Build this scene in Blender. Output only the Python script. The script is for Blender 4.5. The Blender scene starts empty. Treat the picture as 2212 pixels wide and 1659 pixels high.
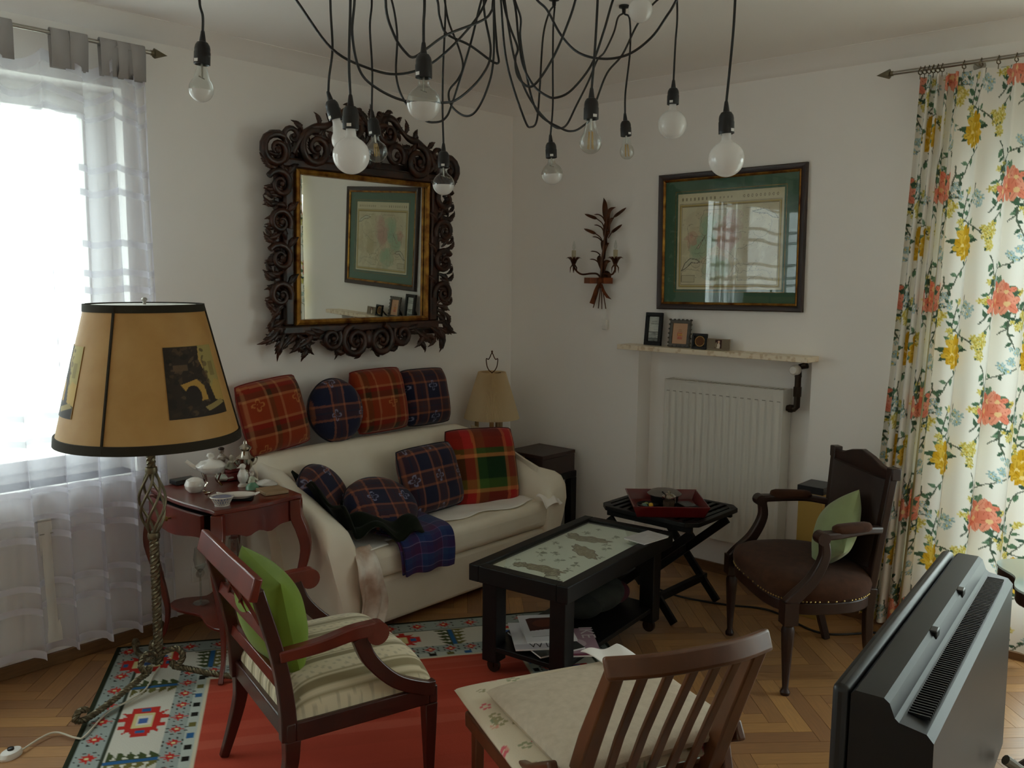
import bpy, math, random
import numpy as np
from mathutils import Vector, Matrix

# ------------------------------------------------------------------ camera, sky, exposure
sc = bpy.context.scene
COL = sc.collection
rnd = random.Random(7)
CAM = np.array([-4.257, -3.825, 1.65])
FPX, W_PX, H_PX = 1918.0, 2212, 1659
YAW, PITCH, ROLL = math.radians(48.156), math.radians(6.952), math.radians(0.534)
FW = np.array([math.cos(PITCH) * math.sin(YAW), math.cos(PITCH) * math.cos(YAW), -math.sin(PITCH)])
RT = np.array([math.cos(YAW), -math.sin(YAW), 0.0])
UP = np.cross(RT, FW)
RT, UP = math.cos(ROLL) * RT + math.sin(ROLL) * UP, -math.sin(ROLL) * RT + math.cos(ROLL) * UP
cd = bpy.data.cameras.new('camera')
cam = bpy.data.objects.new('camera', cd)
COL.objects.link(cam)
cd.sensor_fit = 'HORIZONTAL'
cd.sensor_width = 36.0
cd.lens = FPX / W_PX * 36.0
cd.clip_start = 0.02
cam.matrix_world = Matrix(((RT[0], UP[0], -FW[0], CAM[0]), (RT[1], UP[1], -FW[1], CAM[1]), (RT[2], UP[2], -FW[2], CAM[2]), (0, 0, 0, 1)))
sc.camera = cam

SKY = 1.0
EXPOSURE = 2.95
world = bpy.data.worlds.new('overcast_sky')
sc.world = world
world.use_nodes = True
bgn = world.node_tree.nodes['Background']
bgn.inputs['Color'].default_value = (0.95, 0.97, 1.0, 1)
bgn.inputs['Strength'].default_value = SKY
sc.view_settings.view_transform = 'Standard'
sc.view_settings.look = 'None'
sc.view_settings.gamma = 1.0
sc.view_settings.use_curve_mapping = False
sc.view_settings.exposure = EXPOSURE
sc.cycles.use_denoising = True
sc.cycles.max_bounces = 18
sc.cycles.diffuse_bounces = 12
sc.cycles.glossy_bounces = 5
sc.cycles.transmission_bounces = 8
sc.cycles.transparent_max_bounces = 16
sc.cycles.caustics_reflective = False
sc.cycles.caustics_refractive = False
sc.cycles.sample_clamp_indirect = 6.0


def portal(name, loc, rot, sx, sy):
    l = bpy.data.lights.new(name, 'AREA')
    l.shape = 'RECTANGLE'
    l.size, l.size_y = sx, sy
    l.energy = 1.0
    l.cycles.is_portal = True
    o = bpy.data.objects.new(name, l)
    o.location, o.rotation_euler = loc, rot
    COL.objects.link(o)


portal('window_portal', (-3.83, 0.37, 1.6), (math.radians(-90), 0, 0), 2.72, 1.7)
portal('balcony_portal', (0.37, -3.83, 1.2), (0, math.radians(90), 0), 2.35, 2.52)

# ------------------------------------------------------------------ helpers
def pz(px, py, z):
    r = FW + (px - 1106) / FPX * RT - (py - 829.5) / FPX * UP
    return CAM + (z - CAM[2]) / r[2] * r
def pdp(px, py, d):
    return CAM + d * (FW + (px - 1106) / FPX * RT - (py - 829.5) / FPX * UP)
def toscreen(p):
    d = np.asarray(p, float) - CAM
    z = d @ FW
    return 1106 + FPX * (d @ RT) / z, 829.5 - FPX * (d @ UP) / z, z


def lin(c):
    if isinstance(c, str):
        c = tuple(int(c[i:i + 2], 16) for i in (0, 2, 4))
    return tuple(((v / 255) / 12.92 if v / 255 <= .04045 else ((v / 255 + .055) / 1.055) ** 2.4) for v in c)


def newmat(name):
    m = bpy.data.materials.new(name)
    m.use_nodes = True
    nt = m.node_tree
    return m, nt, nt.nodes['Principled BSDF'], nt.nodes['Material Output']


def N(nt, t, **kw):
    n = nt.nodes.new(t)
    for k, v in kw.items():
        setattr(n, k, v)
    return n


def coords(nt, scale=(1, 1, 1), rot=(0, 0, 0), kind='Object'):
    tc = N(nt, 'ShaderNodeTexCoord')
    mp = N(nt, 'ShaderNodeMapping')
    mp.inputs['Scale'].default_value = scale
    mp.inputs['Rotation'].default_value = rot
    nt.links.new(tc.outputs[kind], mp.inputs['Vector'])
    return mp.outputs['Vector']


def add_bump(nt, bs, vec, scale, strength, dist=.002, detail=4):
    nz = N(nt, 'ShaderNodeTexNoise')
    nz.inputs['Scale'].default_value = scale
    nz.inputs['Detail'].default_value = detail
    nt.links.new(vec, nz.inputs['Vector'])
    b = N(nt, 'ShaderNodeBump')
    b.inputs['Strength'].default_value = strength
    b.inputs['Distance'].default_value = dist
    nt.links.new(nz.outputs['Fac'], b.inputs['Height'])
    nt.links.new(b.outputs['Normal'], bs.inputs['Normal'])


def mat(name, col, rough=.6, metal=0.0, spec=.5, vary=None, bump=None, coat=0, sheen=0, scale=(1, 1, 1), stretch=6.0):
    """plain procedural material: vary=(other colour, noise scale, sharpness), bump=(scale, strength)"""
    m, nt, bs, out = newmat(name)
    bs.inputs['Roughness'].default_value = rough
    bs.inputs['Metallic'].default_value = metal
    bs.inputs['Specular IOR Level'].default_value = spec
    bs.inputs['Coat Weight'].default_value = coat
    bs.inputs['Sheen Weight'].default_value = sheen
    c = lin(col) + (1,)
    bs.inputs['Base Color'].default_value = c
    vec = coords(nt, scale)
    if vary:
        nz = N(nt, 'ShaderNodeTexNoise')
        nz.inputs['Scale'].default_value = vary[1]
        nz.inputs['Detail'].default_value = stretch
        nt.links.new(vec, nz.inputs['Vector'])
        rp = N(nt, 'ShaderNodeValToRGB')
        w = vary[2] if len(vary) > 2 else .2
        rp.color_ramp.elements[0].position = .5 - w
        rp.color_ramp.elements[1].position = .5 + w
        rp.color_ramp.elements[0].color = c
        rp.color_ramp.elements[1].color = lin(vary[0]) + (1,)
        nt.links.new(nz.outputs['Fac'], rp.inputs['Fac'])
        nt.links.new(rp.outputs['Color'], bs.inputs['Base Color'])
    if bump:
        add_bump(nt, bs, vec, bump[0], bump[1])
    return m


def vcol_mat(name, rough=.8, sheen=0, spec=.3, bump=None, trans=0.0, metal=0, coat=0):
    m, nt, bs, out = newmat(name)
    at = N(nt, 'ShaderNodeAttribute', attribute_name='Col')
    nt.links.new(at.outputs['Color'], bs.inputs['Base Color'])
    bs.inputs['Roughness'].default_value = rough
    bs.inputs['Sheen Weight'].default_value = sheen
    bs.inputs['Specular IOR Level'].default_value = spec
    bs.inputs['Metallic'].default_value = metal
    bs.inputs['Coat Weight'].default_value = coat
    if bump:
        add_bump(nt, bs, coords(nt), bump[0], bump[1])
    if trans:
        tr = N(nt, 'ShaderNodeBsdfTranslucent')
        nt.links.new(at.outputs['Color'], tr.inputs['Color'])
        mx = N(nt, 'ShaderNodeMixShader')
        mx.inputs['Fac'].default_value = trans
        nt.links.new(bs.outputs['BSDF'], mx.inputs[1])
        nt.links.new(tr.outputs['BSDF'], mx.inputs[2])
        nt.links.new(mx.outputs['Shader'], out.inputs['Surface'])
    return m


def thin_glass(name, tint='ffffff', refl=1.0, ior=1.5, rough=0.0):
    """a pane: lets light straight through, mirrors by Fresnel"""
    m, nt, bs, out = newmat(name)
    tr = N(nt, 'ShaderNodeBsdfTransparent')
    tr.inputs['Color'].default_value = lin(tint) + (1,)
    gl = N(nt, 'ShaderNodeBsdfGlossy')
    gl.inputs['Roughness'].default_value = rough
    lw = N(nt, 'ShaderNodeLayerWeight')
    lw.inputs['Blend'].default_value = .5
    pw = N(nt, 'ShaderNodeMath', operation='POWER')
    pw.inputs[1].default_value = 5.0
    mu = N(nt, 'ShaderNodeMath', operation='MULTIPLY_ADD')
    mu.inputs[1].default_value = .93 * refl
    mu.inputs[2].default_value = .04 * refl
    mx = N(nt, 'ShaderNodeMixShader')
    nt.links.new(lw.outputs['Facing'], pw.inputs[0])
    nt.links.new(pw.outputs[0], mu.inputs[0])
    nt.links.new(mu.outputs[0], mx.inputs['Fac'])
    nt.links.new(tr.outputs['BSDF'], mx.inputs[1])
    nt.links.new(gl.outputs['BSDF'], mx.inputs[2])
    nt.links.new(mx.outputs['Shader'], out.inputs['Surface'])
    return m


class MB:
    """collects pieces of one mesh"""
    def __init__(s):
        s.v, s.f = [], []
    def add(s, vs, fs, M=None):
        off = len(s.v)
        if M is not None:
            vs = [tuple(M @ Vector(v)) for v in vs]
        s.v += [tuple(map(float, v)) for v in vs]
        s.f += [tuple(i + off for i in q) for q in fs]
        return s
    def bx(s, x0, x1, y0, y1, z0, z1, M=None):
        v = [(x, y, z) for z in (z0, z1) for y in (y0, y1) for x in (x0, x1)]
        return s.add(v, [(0, 2, 3, 1), (4, 5, 7, 6), (0, 1, 5, 4), (2, 6, 7, 3), (0, 4, 6, 2), (1, 3, 7, 5)], M)
    def tube(s, pts, r, n=8, cap=True, M=None, flat=1.0, hint=(0, 0, 1)):
        P = [np.array(p, float) for p in pts]
        k = len(P)
        R = [r] * k if np.isscalar(r) else list(r)
        T = []
        for i in range(k):
            d = P[min(i + 1, k - 1)] - P[max(i - 1, 0)]
            T.append(d / (np.linalg.norm(d) + 1e-12))
        a = np.cross(T[0], np.array(hint, float))
        if np.linalg.norm(a) < 1e-3:
            a = np.cross(T[0], np.array([1.0, .2, 0]))
        a /= np.linalg.norm(a)
        vs = []
        for i in range(k):
            a = a - T[i] * (a @ T[i])
            a /= np.linalg.norm(a) + 1e-12
            b = np.cross(T[i], a)
            for j in range(n):
                t = 2 * math.pi * j / n
                vs.append(P[i] + R[i] * (math.cos(t) * a + flat * math.sin(t) * b))
        fs = [(i * n + j, i * n + (j + 1) % n, (i + 1) * n + (j + 1) % n, (i + 1) * n + j) for i in range(k - 1) for j in range(n)]
        if cap:
            fs += [tuple(range(n - 1, -1, -1)), tuple((k - 1) * n + j for j in range(n))]
        return s.add(vs, fs, M)
    def lathe(s, prof, n=24, M=None, c=(0, 0, 0), fn=None):
        vs = []
        for r, z in prof:
            for j in range(n):
                t = 2 * math.pi * j / n
                rr = r * (fn(t, z) if fn else 1)
                vs.append((c[0] + rr * math.cos(t), c[1] + rr * math.sin(t), c[2] + z))
        k = len(prof)
        fs = [(i * n + j, i * n + (j + 1) % n, (i + 1) * n + (j + 1) % n, (i + 1) * n + j) for i in range(k - 1) for j in range(n)]
        ring = prof[0] == prof[-1]
        if prof[0][0] > 1e-6 and not ring:
            fs.append(tuple(range(n - 1, -1, -1)))
        if prof[-1][0] > 1e-6 and not ring:
            fs.append(tuple((k - 1) * n + j for j in range(n)))
        return s.add(vs, fs, M)
    def prism(s, poly, h0, h1, M=None):
        """polygon in local xy extruded in z"""
        n = len(poly)
        vs = [(p[0], p[1], h0) for p in poly] + [(p[0], p[1], h1) for p in poly]
        fs = [tuple(range(n - 1, -1, -1)), tuple(range(n, 2 * n))] + [(i, (i + 1) % n, n + (i + 1) % n, n + i) for i in range(n)]
        return s.add(vs, fs, M)
    def sweep(s, pts, side, w, h, M=None):
        """rectangular bar along a path; side = fixed width direction"""
        P = [np.array(p, float) for p in pts]
        k = len(P)
        Ws = [w] * k if np.isscalar(w) else list(w)
        Hs = [h] * k if np.isscalar(h) else list(h)
        sd = np.array(side, float)
        sd /= np.linalg.norm(sd)
        vs = []
        for i in range(k):
            d = P[min(i + 1, k - 1)] - P[max(i - 1, 0)]
            u = np.cross(d, sd)
            u /= np.linalg.norm(u) + 1e-12
            for a, b in ((-1, -1), (1, -1), (1, 1), (-1, 1)):
                vs.append(P[i] + sd * a * Ws[i] / 2 + u * b * Hs[i] / 2)
        fs = [(i * 4 + j, i * 4 + (j + 1) % 4, (i + 1) * 4 + (j + 1) % 4, (i + 1) * 4 + j) for i in range(k - 1) for j in range(4)]
        fs += [(3, 2, 1, 0), tuple((k - 1) * 4 + j for j in range(4))]
        return s.add(vs, fs, M)
    def loft(s, rings, cap=True, M=None):
        n = len(rings[0])
        k = len(rings)
        vs = [p for r in rings for p in r]
        fs = [(i * n + j, i * n + (j + 1) % n, (i + 1) * n + (j + 1) % n, (i + 1) * n + j) for i in range(k - 1) for j in range(n)]
        if cap:
            fs += [tuple(range(n - 1, -1, -1)), tuple((k - 1) * n + j for j in range(n))]
        return s.add(vs, fs, M)
    def ell(s, c, r, n=14, m=9, M=None):
        pr = [(math.sin(math.pi * i / m), -math.cos(math.pi * i / m)) for i in range(m + 1)]
        vs = [(c[0] + r[0] * q * math.cos(2 * math.pi * j / n), c[1] + r[1] * q * math.sin(2 * math.pi * j / n), c[2] + r[2] * z) for q, z in pr for j in range(n)]
        fs = [(i * n + j, i * n + (j + 1) % n, (i + 1) * n + (j + 1) % n, (i + 1) * n + j) for i in range(m) for j in range(n)]
        return s.add(vs, fs, M)
    def build(s, name, material, parent=None, bevel=0, sub=0, sharp=35, seg=2, col=None):
        me = bpy.data.meshes.new(name)
        me.from_pydata(s.v, [], s.f)
        return finish(me, name, material, parent, bevel, sub, sharp, seg, col)


def finish(me, name, material, parent=None, bevel=0, sub=0, sharp=35, seg=2, col=None):
    me.materials.append(material)
    if col is not None:
        ca = me.color_attributes.new('Col', 'FLOAT_COLOR', 'POINT')
        c4 = np.ones((len(me.vertices), 4), np.float32)
        c4[:, :3] = np.asarray(col, np.float32).reshape(-1, 3)
        ca.data.foreach_set('color', c4.ravel())
    if sharp:
        me.polygons.foreach_set('use_smooth', [True] * len(me.polygons))
        if sharp < 180:
            me.set_sharp_from_angle(angle=math.radians(sharp))
    me.update()
    o = bpy.data.objects.new(name, me)
    COL.objects.link(o)
    if bevel:
        b = o.modifiers.new('bevel', 'BEVEL')
        b.width, b.segments, b.limit_method, b.angle_limit = bevel, seg, 'ANGLE', math.radians(40)
    if sub:
        q = o.modifiers.new('sub', 'SUBSURF')
        q.levels = q.render_levels = sub
    if parent is not None:
        o.parent = parent
    return o


def grid_mesh(name, P, material, parent=None, col=None, sharp=180, close_u=False):
    """P: (a,b,3) array of points -> quad sheet"""
    a, b = P.shape[:2]
    idx = np.arange(a * b).reshape(a, b)
    if close_u:
        idx = np.concatenate([idx, idx[:1]], 0)
    q = np.stack([idx[:-1, :-1], idx[1:, :-1], idx[1:, 1:], idx[:-1, 1:]], -1).reshape(-1, 4)
    me = bpy.data.meshes.new(name)
    me.vertices.add(a * b)
    me.vertices.foreach_set('co', P.astype(np.float32).ravel())
    me.loops.add(q.size)
    me.loops.foreach_set('vertex_index', q.astype(np.int32).ravel())
    me.polygons.add(len(q))
    me.polygons.foreach_set('loop_start', np.arange(0, q.size, 4, dtype=np.int32))
    me.update(calc_edges=True)
    me.validate()
    return finish(me, name, material, parent, sharp=sharp, col=col)


def thing(name, label, cat, loc=(0, 0, 0), rz=0.0, group=None):
    o = bpy.data.objects.new(name, None)
    COL.objects.link(o)
    o.empty_display_size = .1
    o.location = loc
    o.rotation_euler = (0, 0, rz)
    return tag(o, label, cat, group)


def tag(o, label, cat, group=None):
    o['label'], o['category'] = label, cat
    if group:
        o['group'] = group
    return o


def struct(o, label=None):
    o['kind'] = 'structure'
    if label:
        o['label'] = label
    return o


def rotm(ax, ang):
    return Matrix.Rotation(ang, 4, ax)
def trm(x, y, z):
    return Matrix.Translation((x, y, z))


def spline(pts, n=8):
    """Catmull-Rom through points"""
    P = [np.array(p, float) for p in pts]
    P = [2 * P[0] - P[1]] + P + [2 * P[-1] - P[-2]]
    out = []
    for i in range(1, len(P) - 2):
        for k in range(n):
            t = k / n
            a, b, c, d = P[i - 1], P[i], P[i + 1], P[i + 2]
            out.append(.5 * (2 * b + (c - a) * t + (2 * a - 5 * b + 4 * c - d) * t * t + (3 * b - a - 3 * c + d) * t ** 3))
    out.append(P[-2])
    return out


class Canvas:
    """paints flat colour pattern, sampled into vertex colours of a cloth or print"""
    def __init__(s, w, h, res, bg):
        s.w, s.h, s.res = w, h, res
        s.nx, s.ny = int(round(w / res)) + 1, int(round(h / res)) + 1
        s.a = np.zeros((s.nx, s.ny, 3), np.float32)
        s.a[:] = lin(bg)
        s.X, s.Y = np.meshgrid(np.linspace(0, w, s.nx), np.linspace(0, h, s.ny), indexing='ij')
    def _box(s, x0, x1, y0, y1):
        i0, i1 = max(0, int(x0 / s.res) - 1), min(s.nx, int(x1 / s.res) + 3)
        j0, j1 = max(0, int(y0 / s.res) - 1), min(s.ny, int(y1 / s.res) + 3)
        return (slice(i0, i1), slice(j0, j1)) if i1 > i0 and j1 > j0 else None
    def _put(s, b, m, col, al):
        v = s.a[b]
        c = np.array(lin(col), np.float32)
        v[m] = v[m] * (1 - al) + c * al
    def poly(s, pts, col, al=1.0):
        p = np.array(pts, float)
        b = s._box(p[:, 0].min(), p[:, 0].max(), p[:, 1].min(), p[:, 1].max())
        if b is None:
            return
        X, Y = s.X[b], s.Y[b]
        m = np.zeros(X.shape, bool)
        n = len(p)
        for i in range(n):
            x1, y1 = p[i]
            x2, y2 = p[(i + 1) % n]
            if y1 == y2:
                continue
            c = ((y1 > Y) != (y2 > Y)) & (X < (x2 - x1) * (Y - y1) / (y2 - y1) + x1)
            m ^= c
        s._put(b, m, col, al)
    def rect(s, x0, x1, y0, y1, col, al=1.0):
        s.poly([(x0, y0), (x1, y0), (x1, y1), (x0, y1)], col, al)
    def ell(s, x, y, rx, ry, col, rot=0, al=1.0, ring=0):
        r = max(rx, ry)
        b = s._box(x - r, x + r, y - r, y + r)
        if b is None:
            return
        dx, dy = s.X[b] - x, s.Y[b] - y
        c, q = math.cos(rot), math.sin(rot)
        d = ((dx * c + dy * q) / rx) ** 2 + ((-dx * q + dy * c) / ry) ** 2
        m = d < 1
        if ring:
            m &= d > (1 - ring) ** 2
        s._put(b, m, col, al)
    def line(s, pts, w, col, al=1.0):
        for (x1, y1), (x2, y2) in zip(pts[:-1], pts[1:]):
            b = s._box(min(x1, x2) - w, max(x1, x2) + w, min(y1, y2) - w, max(y1, y2) + w)
            if b is None:
                continue
            dx, dy = x2 - x1, y2 - y1
            L = dx * dx + dy * dy + 1e-12
            t = np.clip(((s.X[b] - x1) * dx + (s.Y[b] - y1) * dy) / L, 0, 1)
            m = (s.X[b] - x1 - t * dx) ** 2 + (s.Y[b] - y1 - t * dy) ** 2 < (w / 2) ** 2
            s._put(b, m, col, al)
    def at(s, x, y, wrap=False):
        i, j = np.round(x / s.res).astype(int), np.round(y / s.res).astype(int)
        if wrap:
            i, j = i % (s.nx - 1), j % (s.ny - 1)
        return s.a[np.clip(i, 0, s.nx - 1), np.clip(j, 0, s.ny - 1)]


def decal(name, cv, M, material, parent, thick=0.0):
    """flat print: canvas as a sheet in local xy, placed by matrix M"""
    P = np.stack([cv.X, cv.Y, np.zeros_like(cv.X)], -1).reshape(-1, 3)
    R = np.array(M)
    P = P @ R[:3, :3].T + R[:3, 3]
    return grid_mesh(name, P.reshape(cv.nx, cv.ny, 3), material, parent, col=cv.a.reshape(-1, 3))


def basis(o, ux, uy, uz):
    """matrix from origin and three axis vectors"""
    return Matrix(((ux[0], uy[0], uz[0], o[0]), (ux[1], uy[1], uz[1], o[1]), (ux[2], uy[2], uz[2], o[2]), (0, 0, 0, 1)))


# ------------------------------------------------------------------ shared materials
M = {}
M['wall'] = mat('white_plaster', 'f5f2ef', .9, spec=.2, vary=('f2efeb', 3, .3), bump=(60, .08))
M['ceiling'] = mat('ceiling_paint', 'f5f2f0', .95, spec=.1, vary=('f2efec', 2, .3))
M['white_paint'] = mat('white_gloss_paint', 'e2e0da', .35)
M['radiator'] = mat('radiator_enamel', 'dcd9d1', .4)
M['oak_base'] = mat('oak_baseboard', '7a5836', .5, vary=('5f4226', 14, .3), scale=(1, 1, 6))
M['black_wood'] = mat('black_stained_wood', '0e0d0c', .5, spec=.3, vary=('080807', 30, .3))
M['mahogany'] = mat('red_mahogany', '74281a', .28, spec=.5, vary=('48150c', 9, .35), scale=(1, 1, .25), coat=.3)
M['dark_mahogany'] = mat('dark_mahogany', '47190f', .33, vary=('280e08', 11, .35), scale=(1, 1, .3), coat=.2)
M['walnut'] = mat('dark_walnut', '331a11', .4, vary=('1d0e08', 14, .3), scale=(1, 1, .3))
M['brown_wood'] = mat('brown_varnished_wood', '75492d', .38, vary=('4a2b18', 12, .35), scale=(1, 1, .3), coat=.15)
M['brown_velvet'] = mat('brown_velvet', '4c2e1e', .95, sheen=.05, spec=.2, vary=('352014', 30, .3), bump=(200, .3))
M['slipcover'] = mat('cream_slipcover', 'ebe4d4', .95, spec=.1, vary=('e2d9c6', 6, .3), bump=(40, .12))
M['sheet'] = mat('white_cotton_sheet', 'f0ece6', .95, spec=.1, bump=(25, .3))
M['stained_sheet'] = mat('stained_cotton_sheet', 'ece6dc', .95, spec=.1, vary=('b79f8c', 7, .12), bump=(25, .3))
M['green_velvet'] = mat('dark_green_velvet', '12190b', .95, sheen=.08, spec=.1, vary=('0b1007', 20, .3))
M['lime'] = mat('lime_green_velvet', '728a22', .9, sheen=.1, vary=('627a1a', 8, .3), bump=(80, .15))
M['sage'] = mat('sage_green_velvet', '93a070', .85, sheen=.2, vary=('7c885c', 9, .3), bump=(30, .2))
M['brass'] = mat('aged_brass', 'a08a55', .35, metal=1)
M['silver'] = mat('tarnished_silver', 'cfc8bb', .16, metal=1, vary=('8d8374', 12, .3))
M['steel'] = mat('brushed_steel', 'a8a49c', .3, metal=1)
M['iron'] = mat('grey_brass_iron', '7d745d', .42, metal=.85, vary=('5e5643', 20, .3))
M['porcelain'] = mat('white_porcelain', 'efeeea', .15, coat=.4)
M['black_plastic'] = mat('black_plastic', '0a0a0c', .35)
M['black_rubber'] = mat('black_cord_rubber', '0e0e0e', .5)
M['white_plastic'] = mat('white_plastic', 'e8e6e0', .4)
M['gilt'] = mat('worn_gilding', 'b98a3c', .38, metal=.8, vary=('6a3a14', 22, .18))
M['carved'] = mat('dark_carved_wood', '1e110c', .34, vary=('3e2012', 18, .10), bump=(60, .4))
M['bronze'] = mat('bronzed_tin_leaf', '3a2417', .4, metal=.6, vary=('5e3418', 18, .2))
M['copper'] = mat('coppery_tin', '8a4a26', .42, metal=.7, vary=('4e2512', 16, .2))
M['paper'] = mat('white_paper', 'e6e4e2', .6)
M['vprint'] = vcol_mat('printed_paper', .7)
M['vcloth'] = vcol_mat('woven_cloth', .95, sheen=.15, spec=.15, bump=(220, .35))
M['vrug'] = vcol_mat('woven_rug', .98, spec=.1, bump=(160, .6))
M['pane'] = thin_glass('window_pane', 'f4fbf8')
M['picture_glass'] = thin_glass('picture_glass', 'fafcfa', refl=.75)
M['clear_glass'] = thin_glass('clear_bulb_glass', 'f2f4f2', refl=1.6)
mm, nt, bs, out = newmat('mirror_silvering')
bs.inputs['Base Color'].default_value = (.86, .9, .86, 1)
bs.inputs['Metallic'].default_value = 1
bs.inputs['Roughness'].default_value = .015
M['mirror'] = mm

# ------------------------------------------------------------------ the room
CEIL, WT = 2.70, .36
XW, YW = -5.9, -5.5                       # far sides of the room, behind the camera
WX0, WX1, WZ0, WZ1 = -5.18, -2.48, .77, 2.42      # window opening in the left wall, widened out of view for more daylight
DY0, DY1, DZ1 = -5.08, -2.58, 2.32                # balcony door in the right wall, its unseen end widened to brighten the room
NY0, NY1, NZ, ND = -2.008, -.985, 1.24, .13       # radiator niche

floor = struct(MB().bx(XW - .3, .5, YW - .3, .5, -.12, -.008).build('floor', mat('floor_screed', '6e4a28', .7), sharp=0), 'herringbone oak parquet floor')
wl = MB().bx(WX1, .36, 0, WT, -.1, 2.85).bx(XW - WT, WX0, 0, WT, -.1, 2.85).bx(WX0, WX1, 0, WT, -.1, WZ0).bx(WX0, WX1, 0, WT, WZ1, 2.85)
struct(wl.build('wall_left', M['wall'], sharp=0), 'white plaster wall behind the sofa and mirror')
wr = MB().bx(0, WT, NY1, 0, -.1, 2.85).bx(0, WT, NY0, NY1, NZ, 2.85).bx(ND, WT, NY0, NY1, -.1, NZ).bx(0, WT, DY1, NY0, -.1, 2.85)
wr.bx(0, WT, DY0, DY1, DZ1, 2.85).bx(0, WT, DY0, DY1, -.1, .03).bx(0, WT, YW - WT, DY0, -.1, 2.85)
struct(wr.build('wall_right', M['wall'], sharp=0), 'white plaster wall with radiator niche')
struct(MB().bx(XW - WT, XW, YW - WT, 0, -.1, 2.85).build('wall_back', M['wall'], sharp=0))
struct(MB().bx(XW, 0, YW - WT, YW, -.1, 2.85).build('wall_near', M['wall'], sharp=0))
struct(MB().bx(XW - .3, .36, YW - .3, .36, CEIL, CEIL + .15).build('ceiling', M['ceiling'], sharp=0), 'white ceiling')
arc = [(-.01, CEIL - .062), (0, CEIL - .062), (.025, CEIL - .042), (.055, CEIL - .025), (.09, CEIL - .012), (.14, CEIL - .002), (.14, CEIL + .01), (-.01, CEIL + .01)]
c1, c2 = MB(), MB()
c1.loft([[(x, -d, z) for d, z in arc] for x in (XW, 0)])
c2.loft([[(-d, y, z) for d, z in arc] for y in (YW, 0)])
struct(c1.build('trim_1', M['ceiling'], sharp=50))
struct(c2.build('trim_2', M['ceiling'], sharp=50))
struct(MB().bx(XW, 0, -.014, 0, 0, .055).build('baseboard_left', M['oak_base'], bevel=.003, sharp=0))
bb = MB().bx(-.014, 0, NY1, -.014, 0, .055).bx(ND - .014, ND, NY0, NY1, 0, .055).bx(-.014, 0, DY1 + .02, NY0, 0, .055).bx(0, ND - .014, NY1 - .012, NY1, 0, .055).bx(0, ND - .014, NY0, NY0 + .012, 0, .055)
struct(bb.build('baseboard_right', M['oak_base'], sharp=0))

# herringbone planks: the ones in view are parts of the floor, the rest one part
mm, nt, bs, out = newmat('oak_parquet')
oi, ge = N(nt, 'ShaderNodeObjectInfo'), N(nt, 'ShaderNodeNewGeometry')
ad = N(nt, 'ShaderNodeMath', operation='ADD')
fr = N(nt, 'ShaderNodeMath', operation='FRACT')
nt.links.new(oi.outputs['Random'], ad.inputs[0])
nt.links.new(ge.outputs['Random Per Island'], ad.inputs[1])
nt.links.new(ad.outputs[0], fr.inputs[0])
rp = N(nt, 'ShaderNodeValToRGB')
rp.color_ramp.elements[0].color = lin('94612e') + (1,)
rp.color_ramp.elements[1].color = lin('c58e48') + (1,)
e = rp.color_ramp.elements.new(.5)
e.color = lin('ad783a') + (1,)
nt.links.new(fr.outputs[0], rp.inputs['Fac'])
nz = N(nt, 'ShaderNodeTexNoise')
nz.inputs['Scale'].default_value = 9
nz.inputs['Detail'].default_value = 6
nt.links.new(coords(nt, (1.2, 14, 1)), nz.inputs['Vector'])
mixc = N(nt, 'ShaderNodeMix', data_type='RGBA', blend_type='MULTIPLY')
mixc.inputs['Factor'].default_value = .55
nt.links.new(rp.outputs['Color'], mixc.inputs['A'])
nt.links.new(nz.outputs['Fac'], mixc.inputs['B'])
gm = N(nt, 'ShaderNodeBrightContrast')
gm.inputs['Bright'].default_value = .04
nt.links.new(mixc.outputs['Result'], gm.inputs['Color'])
nt.links.new(gm.outputs['Color'], bs.inputs['Base Color'])
bs.inputs['Roughness'].default_value = .36
M['parquet'] = mm

PL, PW, NP = .42, .07, 6
RK = np.array([-2.62, -.03])                      # rug corner and axes
RE1 = np.array([.56, .83]) / math.hypot(.56, .83)
RE2 = np.array([RE1[1], -RE1[0]])
RUG_L, RUG_W = 2.3, 2.14
plank_me = MB().bx(-PL / 2 + .0008, PL / 2 - .0008, -PW / 2 + .0008, PW / 2 - .0008, -.009, 0)
planks = []
c45 = math.sqrt(.5)
for k in range(-140, 140):
    for m_ in range(-14, 14):
        for (ox, oy, v) in ((k * PW + 2 * PL * m_ + PL / 2, k * PW + PW / 2, 0), (k * PW + PL + 2 * PL * m_ + PW / 2, (k - NP + 1) * PW + PL / 2, 1)):
            x, y = c45 * (ox - oy) - 3.0, c45 * (ox + oy) - 2.7
            if XW + .1 < x < .16 and YW + .1 < y < .16:
                planks.append((x, y, math.pi / 4 + v * math.pi / 2))
def vis_plank(p):
    sx, sy, d = toscreen((p[0], p[1], 0))
    if d < .3 or not (-60 < sx < W_PX + 60 and -60 < sy < H_PX + 60):
        return None
    q = np.array(p[:2]) - RK
    s_, t_ = -(q @ RE1), q @ RE2
    if .1 < s_ < RUG_L - .1 and .1 < t_ < RUG_W - .1:
        return None
    if -1.9 < p[0] < -.5 and p[1] > -.65:
        return None
    return d
vp = sorted([(vis_plank(p), p) for p in planks if vis_plank(p)])[:300]
chosen = {p for _, p in vp}
pm = None
for p in [q for _, q in vp]:
    if pm is None:
        o = plank_me.build('plank', M['parquet'], floor, sharp=0)
        pm = o.data
    else:
        o = bpy.data.objects.new('plank', pm)
        COL.objects.link(o)
        o.parent = floor
    o.location, o.rotation_euler = (p[0], p[1], 0), (0, 0, p[2])
rest = MB()
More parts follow.
